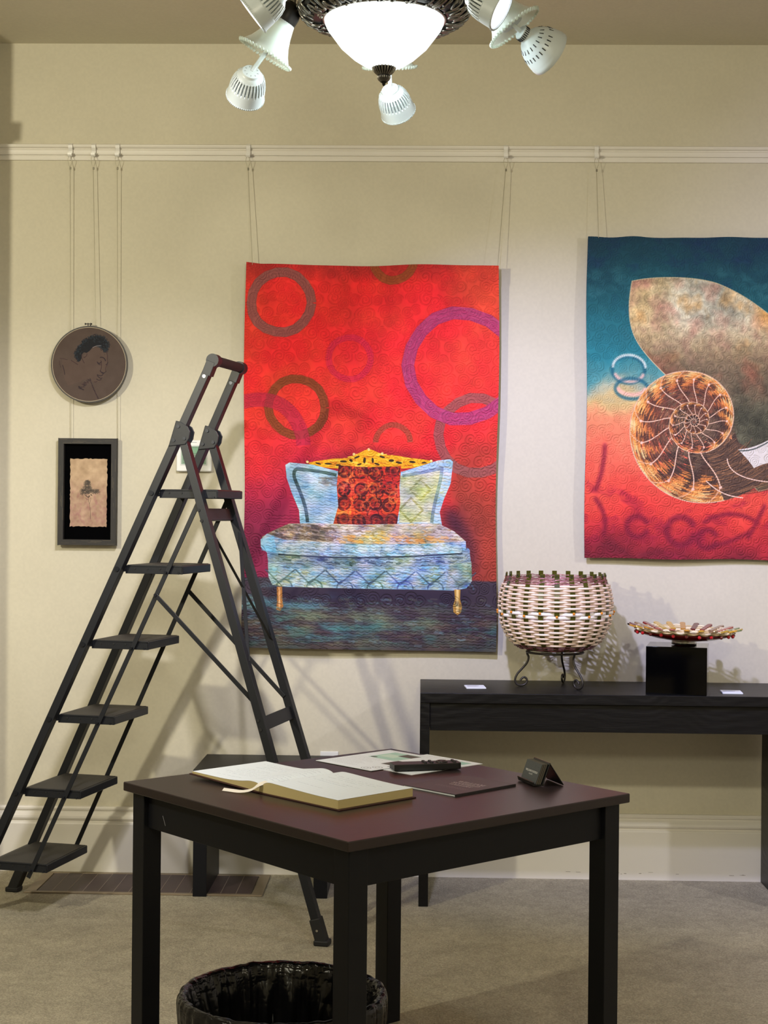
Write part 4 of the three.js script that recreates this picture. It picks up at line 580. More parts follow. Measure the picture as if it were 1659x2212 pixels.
// ================= dish on its black plinth =================
{
  const t = thing('display_plinth', 'glossy black acrylic block carrying the shallow glass dish', 'plinth', [0.936, CT, 0.350], -0.215);
  mesh('block', bx(0.214, 0.170, 0.206, 0, 0.085, 0, 0.0015), phy({ color: 0x030304, roughness: 0.07, ior: 1.36 }), t);
}
{
  const Y0 = CT + 0.170;
  const t = thing('glass_dish', 'shallow wide dish of woven cord edged with coloured glass tabs and red beads', 'dish', [0.957, Y0, 0.355]);
  t.rotation.z = -0.03;
  mesh('foot_ring', lathe([[0.038, 0.0015], [0.045, 0.0015], [0.045, 0.016], [0.040, 0.017], [0.038, 0.017]], 48), M.steel, t);
  mesh('bowl', lathe([[0, 0.017], [0.06, 0.017], [0.11, 0.024], [0.15, 0.034], [0.168, 0.041], [0.166, 0.045], [0.148, 0.038], [0.108, 0.028], [0.06, 0.021], [0, 0.021]], 72), phy({ color: 0x7a1512, roughness: 0.12, transmission: 0.35, thickness: 0.004, ior: 1.5, attenuationColor: 0x8a1010, attenuationDistance: 0.02 }), t);
  const cord = [0xdcc9a2, 0xc4ac80, 0xe4d6b6].map((h) => std({ color: h, roughness: 0.85 }));
  const dr = rng(71), PR = (r) => 0.019 + Math.pow(Math.max(0, r - 0.05) / 0.15, 1.35) * 0.042;
  for (let i = 0; i < 9; i++) { const r0 = 0.128 + i * 0.0062, pts = []; for (let k = 0; k < 72; k++) { const a = k / 72 * 2 * PI; pts.push(V(Math.cos(a) * r0, PR(r0) + 0.0035 + 0.004 * Math.cos(12 * a + i * PI) + (dr() - 0.5) * 0.002, Math.sin(a) * r0)); } mesh('woven_cord', tube(pts, 0.0033, 150, 6, true), cord[i % 3], t); }
  const cols = [0x8a1f22, 0x2a1c14, 0xd9a93c, 0xc98f3a, 0xb86a5a, 0x6a1418, 0x7f8a58, 0xd8b860, 0x9a7a5a, 0xc8a23c].map((h) => phy({ color: h, roughness: 0.12, transmission: 0.3, thickness: 0.005, ior: 1.5, clearcoat: 0.6 }));
  const order = [2, 7, 0, 8, 5, 1, 3, 9, 3, 4, 4, 3, 2, 8, 9, 2, 6, 7, 6, 4, 8, 0, 5, 3];
  const sh = new THREE.Shape(); sh.moveTo(-0.008, -0.03); sh.lineTo(0.008, -0.03); sh.lineTo(0.0095, 0.03); sh.absarc(0, 0.03, 0.0095, 0, PI); sh.closePath();
  const tabGeo = new THREE.ExtrudeGeometry(sh, { depth: 0.0045, bevelEnabled: true, bevelSize: 0.0009, bevelThickness: 0.0009, bevelSegments: 2, curveSegments: 8 }); tabGeo.translate(0, 0, -0.002); tabGeo.rotateX(-PI / 2); // lies flat, outward = -z
  const bead = [phy({ color: 0xb01420, roughness: 0.08, clearcoat: 1 }), phy({ color: 0x5a1a16, roughness: 0.1, clearcoat: 1 })];
  for (let k = 0; k < 24; k++) {
    const a = (k + 0.5) / 24 * 2 * PI, g = part('spoke', t); g.rotation.y = a;
    const m = mesh('glass_tab', tabGeo, cols[order[k]], g); m.rotation.x = 0.27; m.position.set(0, 0.056, -0.166);
    mesh('glass_bead', ball(0.0064, 0, 0.041 + (k % 2) * 0.001, -0.1735), bead[k % 3 === 2 ? 1 : 0], g);
  }
}
function labelCard(x, z, turn, label) { const t = thing('label_card', label, 'card', [x, CT, z], turn, 'label cards on the console'); mesh('card', bx(0.072, 0.004, 0.07, 0, 0.0035, 0, 0.0005).rotateX(0.03), M.paper, t); mesh('print', [bx(0.045, 0.0002, 0.0022, -0.006, 0.0058, -0.018, 0), bx(0.035, 0.0002, 0.0016, -0.011, 0.0059, -0.008, 0), bx(0.04, 0.0002, 0.0016, -0.008, 0.0058, 0.0, 0)].map((g) => g.rotateX(0.03)), std({ color: 0x8d8d8d }), t); }
labelCard(0.206, 0.305, 0.1, 'white label card on the console left of the basket stand');
labelCard(1.126, 0.37, -0.05, 'white label card on the console right of the black plinth');

// ================= square table =================
const TT = 0.74;
{
  const t = thing('square_table', 'dark brown black square table holding the open guest book', 'table', [-0.106, 0, 2.242], -0.8376);
  const S = 0.862, i = 0.0175, L = 0.05;
  mesh('tabletop', bx(S, 0.022, S, 0, TT - 0.011, 0, 0.003), M.tableWood, t);
  for (const [x, z] of [[-1, 1], [1, 1], [1, -1], [-1, -1]]) mesh('leg', bx(L, TT - 0.022, L, x * (S / 2 - i - L / 2), (TT - 0.022) / 2, z * (S / 2 - i - L / 2), 0.002), M.tableDark, t);
  const aw = S - 2 * i - 2 * L, off = S / 2 - i - 0.013 - 0.009;
  for (const s of [-1, 1]) { mesh('apron', bx(aw, 0.083, 0.018, 0, TT - 0.022 - 0.0415, s * off, 0.0015), M.tableDark, t); mesh('apron', bx(0.018, 0.083, aw, s * off, TT - 0.022 - 0.0415, 0, 0.0015), M.tableDark, t); }
  // old scratch on the side facing the ladder
  mesh('scratch', bar(V(-0.300, TT - 0.066, off + 0.0092), V(-0.288, TT - 0.088, off + 0.0092), 0.0011, 0.0004, V(0, 0, 1), 0), std({ color: 0x8f8f96, roughness: 0.7 }), t);
}

// ================= open guest book =================
{
  const a = PI / 4, t = thing('guest_book', 'open guest book with gilt page edges and a white ribbon', 'book', [-0.283, TT, 2.262], -a);
  const D = 0.232, W = 0.268;
  const leather = std({ color: 0x3a1d18, roughness: 0.5 }), gold = std({ color: 0xcdbb88, roughness: 0.45, metalness: 0.1 }), cream = 0xf1efe4;
  mesh('cover', [bx(W + 0.004, 0.003, D + 0.008, -W / 2 - 0.006, 0.0018, 0, 0.001).rotateZ(-0.034), bx(W + 0.004, 0.003, D + 0.008, W / 2 + 0.006, 0.0016, 0, 0.001), bx(0.02, 0.003, D + 0.008, 0, 0.0016, 0, 0.001)], leather, t);
  const topL = [[-W, 0.0175], [-W * 0.75, 0.0165], [-W * 0.5, 0.0165], [-W * 0.3, 0.0195], [-W * 0.16, 0.024], [-W * 0.06, 0.023], [0, 0.0165]];
  const topR = [[0, 0.0165], [W * 0.04, 0.0245], [W * 0.1, 0.0285], [W * 0.2, 0.0285], [W * 0.45, 0.0255], [W * 0.75, 0.023], [W, 0.0225]];
  const block = (top, bot) => { const s = new THREE.Shape(); const cv = new THREE.SplineCurve(top.map(([x, y]) => new THREE.Vector2(x, y))).getPoints(30); bot.forEach(([x, y], i) => (i ? s.lineTo(x, y) : s.moveTo(x, y))); cv.forEach((p) => s.lineTo(p.x, p.y)); const g = new THREE.ExtrudeGeometry(s, { depth: D, bevelEnabled: false }); g.translate(0, 0, -D / 2); return g; };
  mesh('page_block', block(topL, [[0, 0.004], [-W, 0.013]].map((p) => p)), gold, t).userData.label = 'thin left page block with gilt edges';
  mesh('page_block', block([...topR].reverse().map((p) => p), [[0, 0.0035], [W, 0.0035]].reverse().reverse()), gold, t).userData.label = 'thick right page block with gilt edges';
  const leaf = (top, tex) => { const cv = new THREE.SplineCurve(top.map(([x, y]) => new THREE.Vector2(x, y))).getPoints(40), pos = [], uv = [], idx = []; cv.forEach((p, i) => { for (const z of [D / 2, -D / 2]) { const lift = z < 0 && p.x > -0.12 && p.x < 0 ? 0.004 * Math.sin((p.x + 0.12) / 0.12 * PI) : 0; pos.push(p.x, p.y + 0.0006 + lift, z); uv.push(i / 40, z > 0 ? 0 : 1); } }); for (let i = 0; i < 40; i++) { const k = 2 * i; idx.push(k, k + 2, k + 1, k + 1, k + 2, k + 3); } const g = new THREE.BufferGeometry(); g.setAttribute('position', new THREE.Float32BufferAttribute(pos, 3)); g.setAttribute('uv', new THREE.Float32BufferAttribute(uv, 2)); g.setIndex(idx); g.computeVertexNormals(); return mesh('page', g, std({ map: tex, roughness: 0.8, side: THREE.DoubleSide }), t); };
  const written = (seed, rows) => canvasTex(900, 780, (c, w, h) => { const r = rng(seed); c.fillStyle = '#e0e7ec'; c.fillRect(0, 0, w, h); c.strokeStyle = 'rgba(120,150,170,.18)'; for (let y = 70; y < h - 30; y += 46) { c.lineWidth = 2; c.beginPath(); c.moveTo(40, y); c.lineTo(w - 40, y); c.stroke(); } c.lineCap = 'round'; for (const [x0, y0, x1, dark] of rows) { c.strokeStyle = `rgba(${60 + r() * 30},${64 + r() * 30},${90 + r() * 30},${dark})`; c.lineWidth = 2.2; c.beginPath(); let x = x0; c.moveTo(x, y0); while (x < x1) { const n = 6 + r() * 7; c.quadraticCurveTo(x + n * 0.4, y0 - 15 * r(), x + n * 0.7, y0 + 6 * (r() - 0.5)); x += n; if (r() < 0.16) { x += 12; c.moveTo(x, y0 + 3 * (r() - 0.5)); } } c.stroke(); } });
  const rr = rng(51), rowsL = [], rowsR = [];
  for (let y = 110; y < 700; y += 46) { if (rr() < 0.8) rowsL.push([80 + rr() * 60, y, 300 + rr() * 160, 0.5]); if (rr() < 0.7) rowsL.push([480 + rr() * 40, y, 700 + rr() * 130, 0.45]); if (rr() < 0.75) rowsR.push([60 + rr() * 50, y, 260 + rr() * 180, 0.5]); if (rr() < 0.6) rowsR.push([430 + rr() * 80, y, 620 + rr() * 180, 0.42]); }
  leaf(topL, written(52, rowsL)).userData.label = 'left page with faint handwriting'; leaf(topR, written(53, rowsR)).userData.label = 'right page with faint handwriting';
  const rp = [V(0.002, 0.024, 0.10), V(0.0, 0.020, D / 2 + 0.006), V(-0.012, 0.008, D / 2 + 0.02), V(-0.034, 0.0025, D / 2 + 0.032), V(-0.062, 0.002, D / 2 + 0.040), V(-0.088, 0.0015, D / 2 + 0.044)];
  { const cv = new THREE.CatmullRomCurve3(rp).getPoints(24), pos = [], idx = []; cv.forEach((p, i) => { const q = cv[Math.min(24, i + 1)], o = cv[Math.max(0, i - 1)], dx = q.x - o.x, dz = q.z - o.z, l = Math.hypot(dx, dz) || 1, w = 0.006; const e = i === 24 ? 0.003 : 0; pos.push(p.x - dz / l * w - e, p.y + 0.0045, p.z + dx / l * w, p.x + dz / l * w + e, p.y, p.z - dx / l * w); }); for (let i = 0; i < 24; i++) { const k = 2 * i; idx.push(k, k + 2, k + 1, k + 1, k + 2, k + 3); } const g = new THREE.BufferGeometry(); g.setAttribute('position', new THREE.Float32BufferAttribute(pos, 3)); g.setIndex(idx); g.computeVertexNormals(); mesh('ribbon', g, std({ color: 0xe6ded0, roughness: 0.6, side: THREE.DoubleSide }), t); }
}

// ================= leaflets =================
function leaflet(x, z, turn, y, w, d, draw, label) {
  const t = thing('leaflet', label, 'leaflet', [x, TT + y, z], turn, 'printed leaflets on the table');
  mesh('sheet', bx(w, 0.0008, d, 0, 0.0004, 0, 0), M.paper, t);
  const tx = canvasTex(620, 800, (c) => { c.fillStyle = '#e6ecf5'; c.fillRect(0, 0, 620, 800); draw(c); });
  const p = new THREE.PlaneGeometry(w, d).rotateX(-PI / 2); p.translate(0, 0.0010, 0); mesh('print', p, std({ map: tx, roughness: 0.6 }), t);
}
const greyLines = (c, x, y, w, n, step, seed) => { const r = rng(seed); for (let i = 0; i < n; i++) { c.strokeStyle = 'rgba(80,86,94,.55)'; c.lineWidth = 3; c.setLineDash([6 + r() * 18, 4, 10 + r() * 20, 5]); c.beginPath(); c.moveTo(x, y + i * step); c.lineTo(x + w * (0.7 + 0.3 * r()), y + i * step); c.stroke(); } c.setLineDash([]); };
// long side runs away to the right; local +x towards the right front, local -z away
leaflet(0.005, 1.90, -PI / 4, 0.0, 0.205, 0.262, (c) => { greyLines(c, 60, 60, 300, 6, 26, 61); c.fillStyle = '#9cc6c0'; c.fillRect(330, 60, 230, 110); c.fillStyle = '#4a4a48'; c.fillRect(380, 260, 150, 60); greyLines(c, 60, 420, 480, 9, 30, 62); }, 'white printed leaflet tucked under the black remote control');
leaflet(-0.098, 1.850, -PI / 4, 0.0016, 0.214, 0.272, (c) => {
  c.fillStyle = '#a9cfc4'; c.fillRect(120, 60, 300, 300); c.fillStyle = '#c7ded2'; c.fillRect(150, 150, 160, 120); c.fillStyle = '#4d5654'; c.beginPath(); c.ellipse(160, 330, 34, 22, 0, 0, 7); c.fill(); c.fillStyle = '#54534f'; c.fillRect(270, 70, 150, 110); c.fillRect(430, 330, 130, 190); c.fillStyle = '#3f3c39'; c.fillRect(560, 300, 12, 280);
  greyLines(c, 40, 380, 320, 14, 26, 63); greyLines(c, 60, 24, 420, 2, 22, 64); c.strokeStyle = '#6a6e72'; c.lineWidth = 4; for (const [x, y] of [[540, 660], [500, 740]]) { c.beginPath(); c.ellipse(x, y, 46, 34, 0.3, 0, 7); c.stroke(); c.beginPath(); c.ellipse(x, y, 24, 16, 1, 0, 7); c.stroke(); }
}, 'white printed leaflet with a pale green picture beside the guest book');

// ================= remote control =================
{
  const t = thing('remote_control', 'slim black remote control lying across the leaflets', 'remote', [0.020, TT + 0.0036, 1.985], 0.272);
  const sh = new THREE.Shape(); const w = 0.0225, l = 0.088; sh.moveTo(-l, -w); sh.lineTo(l - 0.008, -w); sh.quadraticCurveTo(l, -w, l, -w + 0.008); sh.lineTo(l, w - 0.008); sh.quadraticCurveTo(l, w, l - 0.008, w); sh.lineTo(-l, w); sh.closePath();
  const g = new THREE.ExtrudeGeometry(sh, { depth: 0.013, bevelEnabled: true, bevelSize: 0.0012, bevelThickness: 0.0015, bevelSegments: 2 }); g.rotateX(-PI / 2); g.translate(0, 0.0016, 0);
  mesh('case', g, M.blackPlastic, t);
  mesh('direction_pad', new THREE.TorusGeometry(0.0125, 0.0034, 8, 28).rotateX(PI / 2).translate(0.042, 0.0165, 0), std({ color: 0x26262a, roughness: 0.35 }), t);
  mesh('button', cyl(0.006, 0.006, 0.004, 0.042, 0.0175, 0), M.blackPlastic, t);
  for (const [x, z] of [[0.074, -0.012], [0.074, 0.0], [0.074, 0.012], [0.013, -0.012], [0.013, 0.0], [0.013, 0.012], [-0.004, -0.012], [-0.004, 0.0], [-0.004, 0.012]]) mesh('button', cyl(0.004, 0.0045, 0.0045, x, 0.0175, z, 14), std({ color: 0x232327, roughness: 0.4 }), t);
}

// ================= gallery booklet and card holder =================
const fontDark = '#4a4347';
{
  const t = thing('gallery_booklet', 'dark square booklet with pale lettering lying on the table', 'booklet', [0.101, TT, 2.217], 0.794);
  const W = 0.214, D = 0.17;
  const pages = []; for (let i = 0; i < 3; i++) pages.push(bx(W - 0.003, 0.0011, D - 0.002, 0, 0.0013 + i * 0.0013, 0, 0));
  mesh('pages', pages, std({ color: 0xdfe5ec, roughness: 0.6 }), t);
  mesh('back_cover', bx(W, 0.0006, D, 0, 0.0003, 0, 0), std({ color: 0x2a2628, roughness: 0.5 }), t);
  mesh('front_cover', bx(W, 0.0006, D, 0, 0.0053, 0, 0), std({ color: 0x352f32, roughness: 0.45 }), t);
  mesh('spine', bx(W, 0.0054, 0.0012, 0, 0.0028, D / 2, 0), std({ color: 0x2a2628, roughness: 0.5 }), t);
  const tx = canvasTex(850, 1070, (c, w, h) => { c.fillStyle = '#3d3639'; c.fillRect(0, 0, w, h); c.fillStyle = '#b9aca6'; c.textAlign = 'center'; c.font = '92px serif'; c.fillText('WILLIAM', w / 2 + 60, 420); c.fillText('SCOFIELD', w / 2 + 60, 520); c.font = '78px serif'; c.fillText('GALLERY', w / 2 + 60, 612); c.strokeStyle = 'rgba(160,148,144,.7)'; c.lineWidth = 7; for (const y of [720, 760]) { c.setLineDash([40, 12, 70, 14, 30, 10]); c.beginPath(); c.moveTo(230, y); c.lineTo(740, y); c.stroke(); } });
  // lettering reads along the front edge: image right = local +z, image up = local +x
  const p = new THREE.PlaneGeometry(D - 0.001, W - 0.001); p.applyMatrix4(new THREE.Matrix4().makeBasis(V(0, 0, 1), V(1, 0, 0), V(0, 1, 0))); p.translate(0, 0.0058, 0);
  mesh('cover_print', p, std({ map: tx, roughness: 0.45 }), t);
}
{
  const t = thing('card_holder', 'small black folded card holder filled with gallery business cards', 'card holder', [0.304, TT, 2.152], -70 * PI / 180);
  const W = 0.094, pl = phy({ color: 0x151515, roughness: 0.25 });
  const lean = 0.36; // radians back
  const up = V(0, Math.cos(lean), -Math.sin(lean));
  mesh('front_panel', bar(V(0, 0.002, 0.020), V(0, 0.002, 0.020).addScaledVector(up, 0.058), W, 0.003, V(0, Math.sin(lean), Math.cos(lean))), pl, t);
  mesh('back_panel', bar(V(0, 0.055, 0.001), V(0, 0.0015, -0.036), W, 0.003, V(0, 0.5, -1)), pl, t);
  mesh('tray', bx(W, 0.003, 0.026, 0, 0.0035, 0.030, 0.001), pl, t);
  mesh('lip', bar(V(0, 0.003, 0.042), V(0, 0.0125, 0.0445), W, 0.003, V(0, -0.2, 1)), pl, t);
  const cm = [std({ color: 0x3a3b3b, roughness: 0.7 }), std({ color: 0x6a6152, roughness: 0.7 }), std({ color: 0x2b2b2b, roughness: 0.7 })];
  for (let i = 0; i < 7; i++) { const b = V(0, 0.0055, 0.0235 + i * 0.0022); mesh('business_card', bar(b, b.clone().addScaledVector(up, 0.051), 0.088, 0.0016, V(0, Math.sin(lean), Math.cos(lean)), 0), i === 6 ? cm[0] : cm[i % 2 ? 1 : 2], t); }
  const tx = canvasTex(880, 510, (c, w, h) => { const r = rng(66); c.fillStyle = '#474a4a'; c.fillRect(0, 0, w, h); for (let i = 0; i < 900; i++) { c.fillStyle = r() < 0.5 ? 'rgba(110,114,114,.10)' : 'rgba(20,20,22,.12)'; c.fillRect(r() * w, r() * h, 10 + r() * 50, 2 + r() * 8); } c.fillStyle = '#d2d0c8'; c.textAlign = 'center'; c.font = 'bold 66px serif'; c.fillText('WILLIAM SCOFIELD', w / 2, 262); c.font = '46px serif'; c.fillText('GALLERY', w / 2, 326); });
  const f = new THREE.PlaneGeometry(0.088, 0.051); const n = V(0, Math.sin(lean), Math.cos(lean)); f.applyMatrix4(new THREE.Matrix4().makeBasis(V(1, 0, 0), up, n)); const c0 = V(0, 0.0055, 0.0235 + 6 * 0.0022).addScaledVector(up, 0.0255).addScaledVector(n, 0.0011); f.translate(c0.x, c0.y, c0.z);
  mesh('card_print', f, std({ map: tx, roughness: 0.65 }), t);
}

// ================= waste bin =================
{
  const t = thing('waste_bin', 'black round waste bin lined with a shiny black bag under the table', 'bin', [-0.297, 0, 2.5]);
  mesh('bin', lathe([[0, 0.002], [0.165, 0.002], [0.172, 0.008], [0.222, 0.312], [0.226, 0.316], [0.222, 0.32], [0.216, 0.314], [0.166, 0.012], [0, 0.008]], 72), std({ color: 0x26262a, roughness: 0.5 }), t);
  // liner: outer skirt folded over the rim, then down inside
  const S = 220, rings = [], pr = [[0.222, 0.190, 1], [0.231, 0.240, 1], [0.236, 0.285, 0.9], [0.236, 0.315, 0.6], [0.230, 0.329, 0.35], [0.221, 0.331, 0.35], [0.212, 0.322, 0.7], [0.204, 0.29, 1], [0.196, 0.23, 1.4], [0.186, 0.16, 1.6], [0.172, 0.09, 1.6], [0.14, 0.05, 1.8], [0.08, 0.036, 1.6], [0.0, 0.03, 0]];
  const pos = [], uv = [], idx = [], K = 56, cv = new THREE.SplineCurve(pr.map(([r, y]) => new THREE.Vector2(r, y))), amp = (f) => { const g = f * (pr.length - 1), i = Math.min(pr.length - 2, Math.floor(g)); return lerp(pr[i][2], pr[i + 1][2], g - i); };
  for (let j = 0; j <= K; j++) { const f = j / K, p = cv.getPoint(f), am = amp(f); for (let i = 0; i <= S; i++) { const a = (i % S) / S * 2 * PI, cx = Math.cos(a), cz = Math.sin(a); const cr = Math.abs(fbm(cx * 5 + 9, cz * 5, p.y * 7, 3)) * 2.4, fold = fbm(cx * 14, cz * 14 + 4, p.y * 3 + 2, 3), hem = j === 0 ? 0.03 * fbm(cx * 3, cz * 3, 8.1, 3) : 0; const rr = Math.max(0, p.x + am * (0.012 * cr - 0.008 + 0.018 * fold)); pos.push(cx * rr, p.y + hem + am * 0.006 * fbm(cx * 9, cz * 9, f * 6, 3) + (p.y > 0.3 ? 0.006 * fbm(cx * 6, cz * 6, 3.3, 2) : 0), cz * rr); uv.push(i / S * 5, f * 2); } }
  for (let j = 0; j < K; j++) for (let i = 0; i < S; i++) { const p = j * (S + 1) + i, q = p + S + 1; idx.push(p, q, p + 1, p + 1, q, q + 1); }
  const g = new THREE.BufferGeometry(); g.setAttribute('position', new THREE.Float32BufferAttribute(pos, 3)); g.setAttribute('uv', new THREE.Float32BufferAttribute(uv, 2)); g.setIndex(idx); g.computeVertexNormals();
  const wr = dataTex(512, 512, (u, v) => 255 * clamp(Math.abs(tn32(u, v) - 0.5) * 0.45 + Math.abs(tn8(u, v) - 0.5) * 1.5));
  const lin = mesh('liner_bag', g, phy({ color: 0x0b0b0d, roughness: 0.2, bumpMap: wr, bumpScale: 0.0022, side: THREE.DoubleSide }), t); lin.userData.label = 'crumpled glossy black bin liner';
}
// ================= ceiling light =================
function aim(light, target) { light.target.position.copy(target); scene.add(light); scene.add(light.target); light.castShadow = true; }
const bulbWhite = std({ color: 0xc6cfd2, roughness: 0.35 }), slotDark = std({ color: 0x8a9496, roughness: 0.7 }), pewter = std({ color: 0x8c8880, roughness: 0.28, metalness: 1 }), pewterDark = std({ color: 0x2b2927, roughness: 0.4, metalness: 0.9 });
const frost = phy({ color: 0xe9efe9, roughness: 0.4, transmission: 0.72, thickness: 0, ior: 1.45 });
const lensGlow = (hex, k) => std({ color: 0xffffff, emissive: hex, emissiveIntensity: k, roughness: 0.4 });
{
  const C = V(-0.0985, 0, 2.201), t = thing('ceiling_light', 'ornate ceiling light with glowing glass bowl, bell shades and swivelled bulbs', 'light', [C.x, CEIL, C.z]);
  const y = (Y) => Y - CEIL; // heights below are above the floor
  mesh('canopy', lathe([[0, 0], [0.09, 0], [0.085, -0.02], [0.05, -0.04], [0.02, -0.05], [0.014, -0.055], [0, -0.055]], 40), pewter, t);
  mesh('stem', cyl(0.012, 0.012, 0.36, 0, -0.23, 0), pewter, t);
  mesh('hub', lathe([[0, y(2.83)], [0.03, y(2.83)], [0.085, y(2.80)], [0.10, y(2.75)], [0.10, y(2.70)], [0.12, y(2.67)], [0.12, y(2.655)], [0, y(2.655)]], 48), pewter, t);
  // openwork collar round the bowl
  const ring = part('collar', t);
  mesh('collar_shell', lathe([[0.146, y(2.596)], [0.160, y(2.590)], [0.182, y(2.594)], [0.200, y(2.606)], [0.206, y(2.622)], [0.200, y(2.640)], [0.17, y(2.652)], [0.12, y(2.656)], [0.12, y(2.652)], [0.165, y(2.645)], [0.195, y(2.632)], [0.200, y(2.622)], [0.194, y(2.61)], [0.178, y(2.6)], [0.16, y(2.597)], [0.148, y(2.602)]], 96), pewterDark, ring);
  const surf = (a, q) => { const pf = [[0.148, 2.590], [0.160, 2.585], [0.182, 2.589], [0.203, 2.602], [0.210, 2.622], [0.204, 2.642]], g = clamp(q, 0, 0.999) * 5, i = Math.floor(g), f = g - i; const r = lerp(pf[i][0], pf[i + 1][0], f), h = lerp(pf[i][1], pf[i + 1][1], f); return V(Math.cos(a) * r, y(h), Math.sin(a) * r); };
  const sc = [], lr = rng(88); // scrolls, curled leaves and berries wandering over the collar
  for (let k = 0; k < 40; k++) {
    const a = (k + 0.5 * lr()) / 40 * 2 * PI, s = lr() < 0.5 ? 1 : -1, q0 = 0.25 + 0.4 * lr(), pts = [];
    for (let i = 0; i < 12; i++) { const f = i / 11, th = f * 7.5 + k, rr = (0.26 + 0.12 * lr()) * (1 - f * 0.85); pts.push(surf(a + s * 0.14 * rr * Math.cos(th) * 1.5, q0 + rr * Math.sin(th))); }
    sc.push(tube(pts, 0.0022 + 0.0012 * lr(), 26, 5));
    for (let i = 0; i < 5; i++) { // a pointed leaf
      const b0 = a + (lr() - 0.5) * 0.2, p0 = surf(b0, lr() * 0.95), p1 = surf(b0 + (lr() - 0.5) * 0.14, lr() * 0.95), L = p0.distanceTo(p1); if (L < 0.012 || L > 0.045) continue;
      const g = new THREE.SphereGeometry(1, 8, 6); g.scale(0.0042, L / 2, 0.0024); sc.push(along(g, p0.clone().lerp(p1, 0.5), p1.clone().sub(p0)));
    }
    const b = surf(a + 0.05, 0.1 + 0.8 * lr()); sc.push(ball(0.0044, b.x, b.y, b.z, 8, 6));
  }
  const fil = mesh('filigree', sc, pewter, ring); fil.userData.label = 'scrolling pewter leaf filigree';
  mesh('collar_bead', [new THREE.TorusGeometry(0.1475, 0.0035, 8, 90).rotateX(PI / 2).translate(0, y(2.592), 0), new THREE.TorusGeometry(0.207, 0.004, 8, 90).rotateX(PI / 2).translate(0, y(2.616), 0)], pewter, ring);
  // glowing bowl and finial
  const bowl = [[0.1445, y(2.59)], [0.1445, y(2.584)], [0.138, y(2.570)], [0.127, y(2.555)], [0.1065, y(2.5275)], [0.076, y(2.500)], [0.052, y(2.484)], [0.03, y(2.476)], [0.0, y(2.472)]];
  const bw = mesh('bowl', lathe([[0, y(2.594)], [0.1445, y(2.594)], ...bowl], 72), lensGlow(LIGHT.bowl.color, 3.3), t); bw.userData.label = 'glowing alabaster glass bowl';
  const fin = mesh('finial', lathe([[0, y(2.486)], [0.029, y(2.484)], [0.028, y(2.478)], [0.022, y(2.466)], [0.014, y(2.458)], [0.0165, y(2.455)], [0.015, y(2.45)], [0.008, y(2.441)], [0.004, y(2.438)], [0.0035, y(2.434)], [0, y(2.431)]], 40), pewterDark, t);
  { const fl = []; for (let k = 0; k < 22; k++) { const a = k / 22 * 2 * PI, p = (r, h) => V(Math.cos(a) * r, y(h), Math.sin(a) * r); fl.push(tube([p(0.029, 2.483), p(0.0285, 2.477), p(0.0225, 2.466), p(0.0145, 2.459)], 0.0019, 8, 5), tube([p(0.016, 2.454), p(0.0145, 2.449), p(0.008, 2.442)], 0.0011, 6, 4)); } mesh('fluting', fl, pewter, fin); }
  const pl = new THREE.PointLight(LIGHT.bowl.color, LIGHT.bowl.power); pl.position.set(C.x, 2.535, C.z); pl.castShadow = true; pl.shadow.radius = 4; scene.add(pl);

  // ---- one arm: shade on the arm's end, stem, swivelled bulb ----
  const W2L = (p) => V(p.x - C.x, p.y - CEIL, p.z - C.z);
  function arm(shadeTop, shadeDir, bulbBack, bulbDir, kind, cd, color, lit, half, aimDist = 3) {
    const T = W2L(shadeTop), sd = shadeDir.clone().normalize(), B = W2L(bulbBack), d = bulbDir.clone().normalize();
    const out = V(T.x, 0, T.z).normalize();
    mesh('arm', tube([V(out.x * 0.08, y(2.73), out.z * 0.08), V(out.x * 0.16, y(2.755), out.z * 0.16), V(lerp(out.x * 0.16, T.x, 0.7), Math.max(T.y + 0.05, y(2.70)), lerp(out.z * 0.16, T.z, 0.7)), T.clone().addScaledVector(sd, -0.02)], 0.008, 24, 8), pewter, t);
    const sg = part('shade', t);
    mesh('socket_cup', along(lathe([[0, -0.03], [0.018, -0.03], [0.026, -0.02], [0.030, 0.0], [0.029, 0.022], [0.024, 0.024], [0, 0.024]], 32), T, sd), pewterDark, sg);
    const bell = [[0.027, 0.01], [0.031, 0.03], [0.036, 0.05], [0.043, 0.07], [0.052, 0.088], [0.063, 0.103], [0.071, 0.111]];
    const bm = mesh('bell_glass', along(lathe(bell, 48), T, sd), frost, sg); bm.userData.label = 'frosted glass bell';
    const bd = []; for (let k = 0; k < 44; k++) { const a = k / 44 * 2 * PI; const g = ball(0.0042, 0, 0, 0, 8, 6); g.scale(0.8, 1.25, 1); g.rotateZ(0.6); g.rotateY(-a); g.translate(Math.cos(a) * 0.0705, 0.1105, Math.sin(a) * 0.0705); bd.push(g); }
    mesh('rope_rim', along(merge(bd), T, sd), frost, sg);
    mesh('bulb_adapter', along(lathe([[0, 0.0], [0.017, 0.0], [0.017, 0.06], [0.030, 0.065], [0.031, 0.098], [0.026, 0.104], [0, 0.104]], 28), T, sd), bulbWhite, t);
    mesh('swivel_stem', bar(T.clone().addScaledVector(sd, 0.10), B.clone().addScaledVector(d, 0.004), 0.011, 0.009, V(0, 0, 1), 0.003), bulbWhite, t);
    const bb = part('spot_bulb', t); let L, Rf;
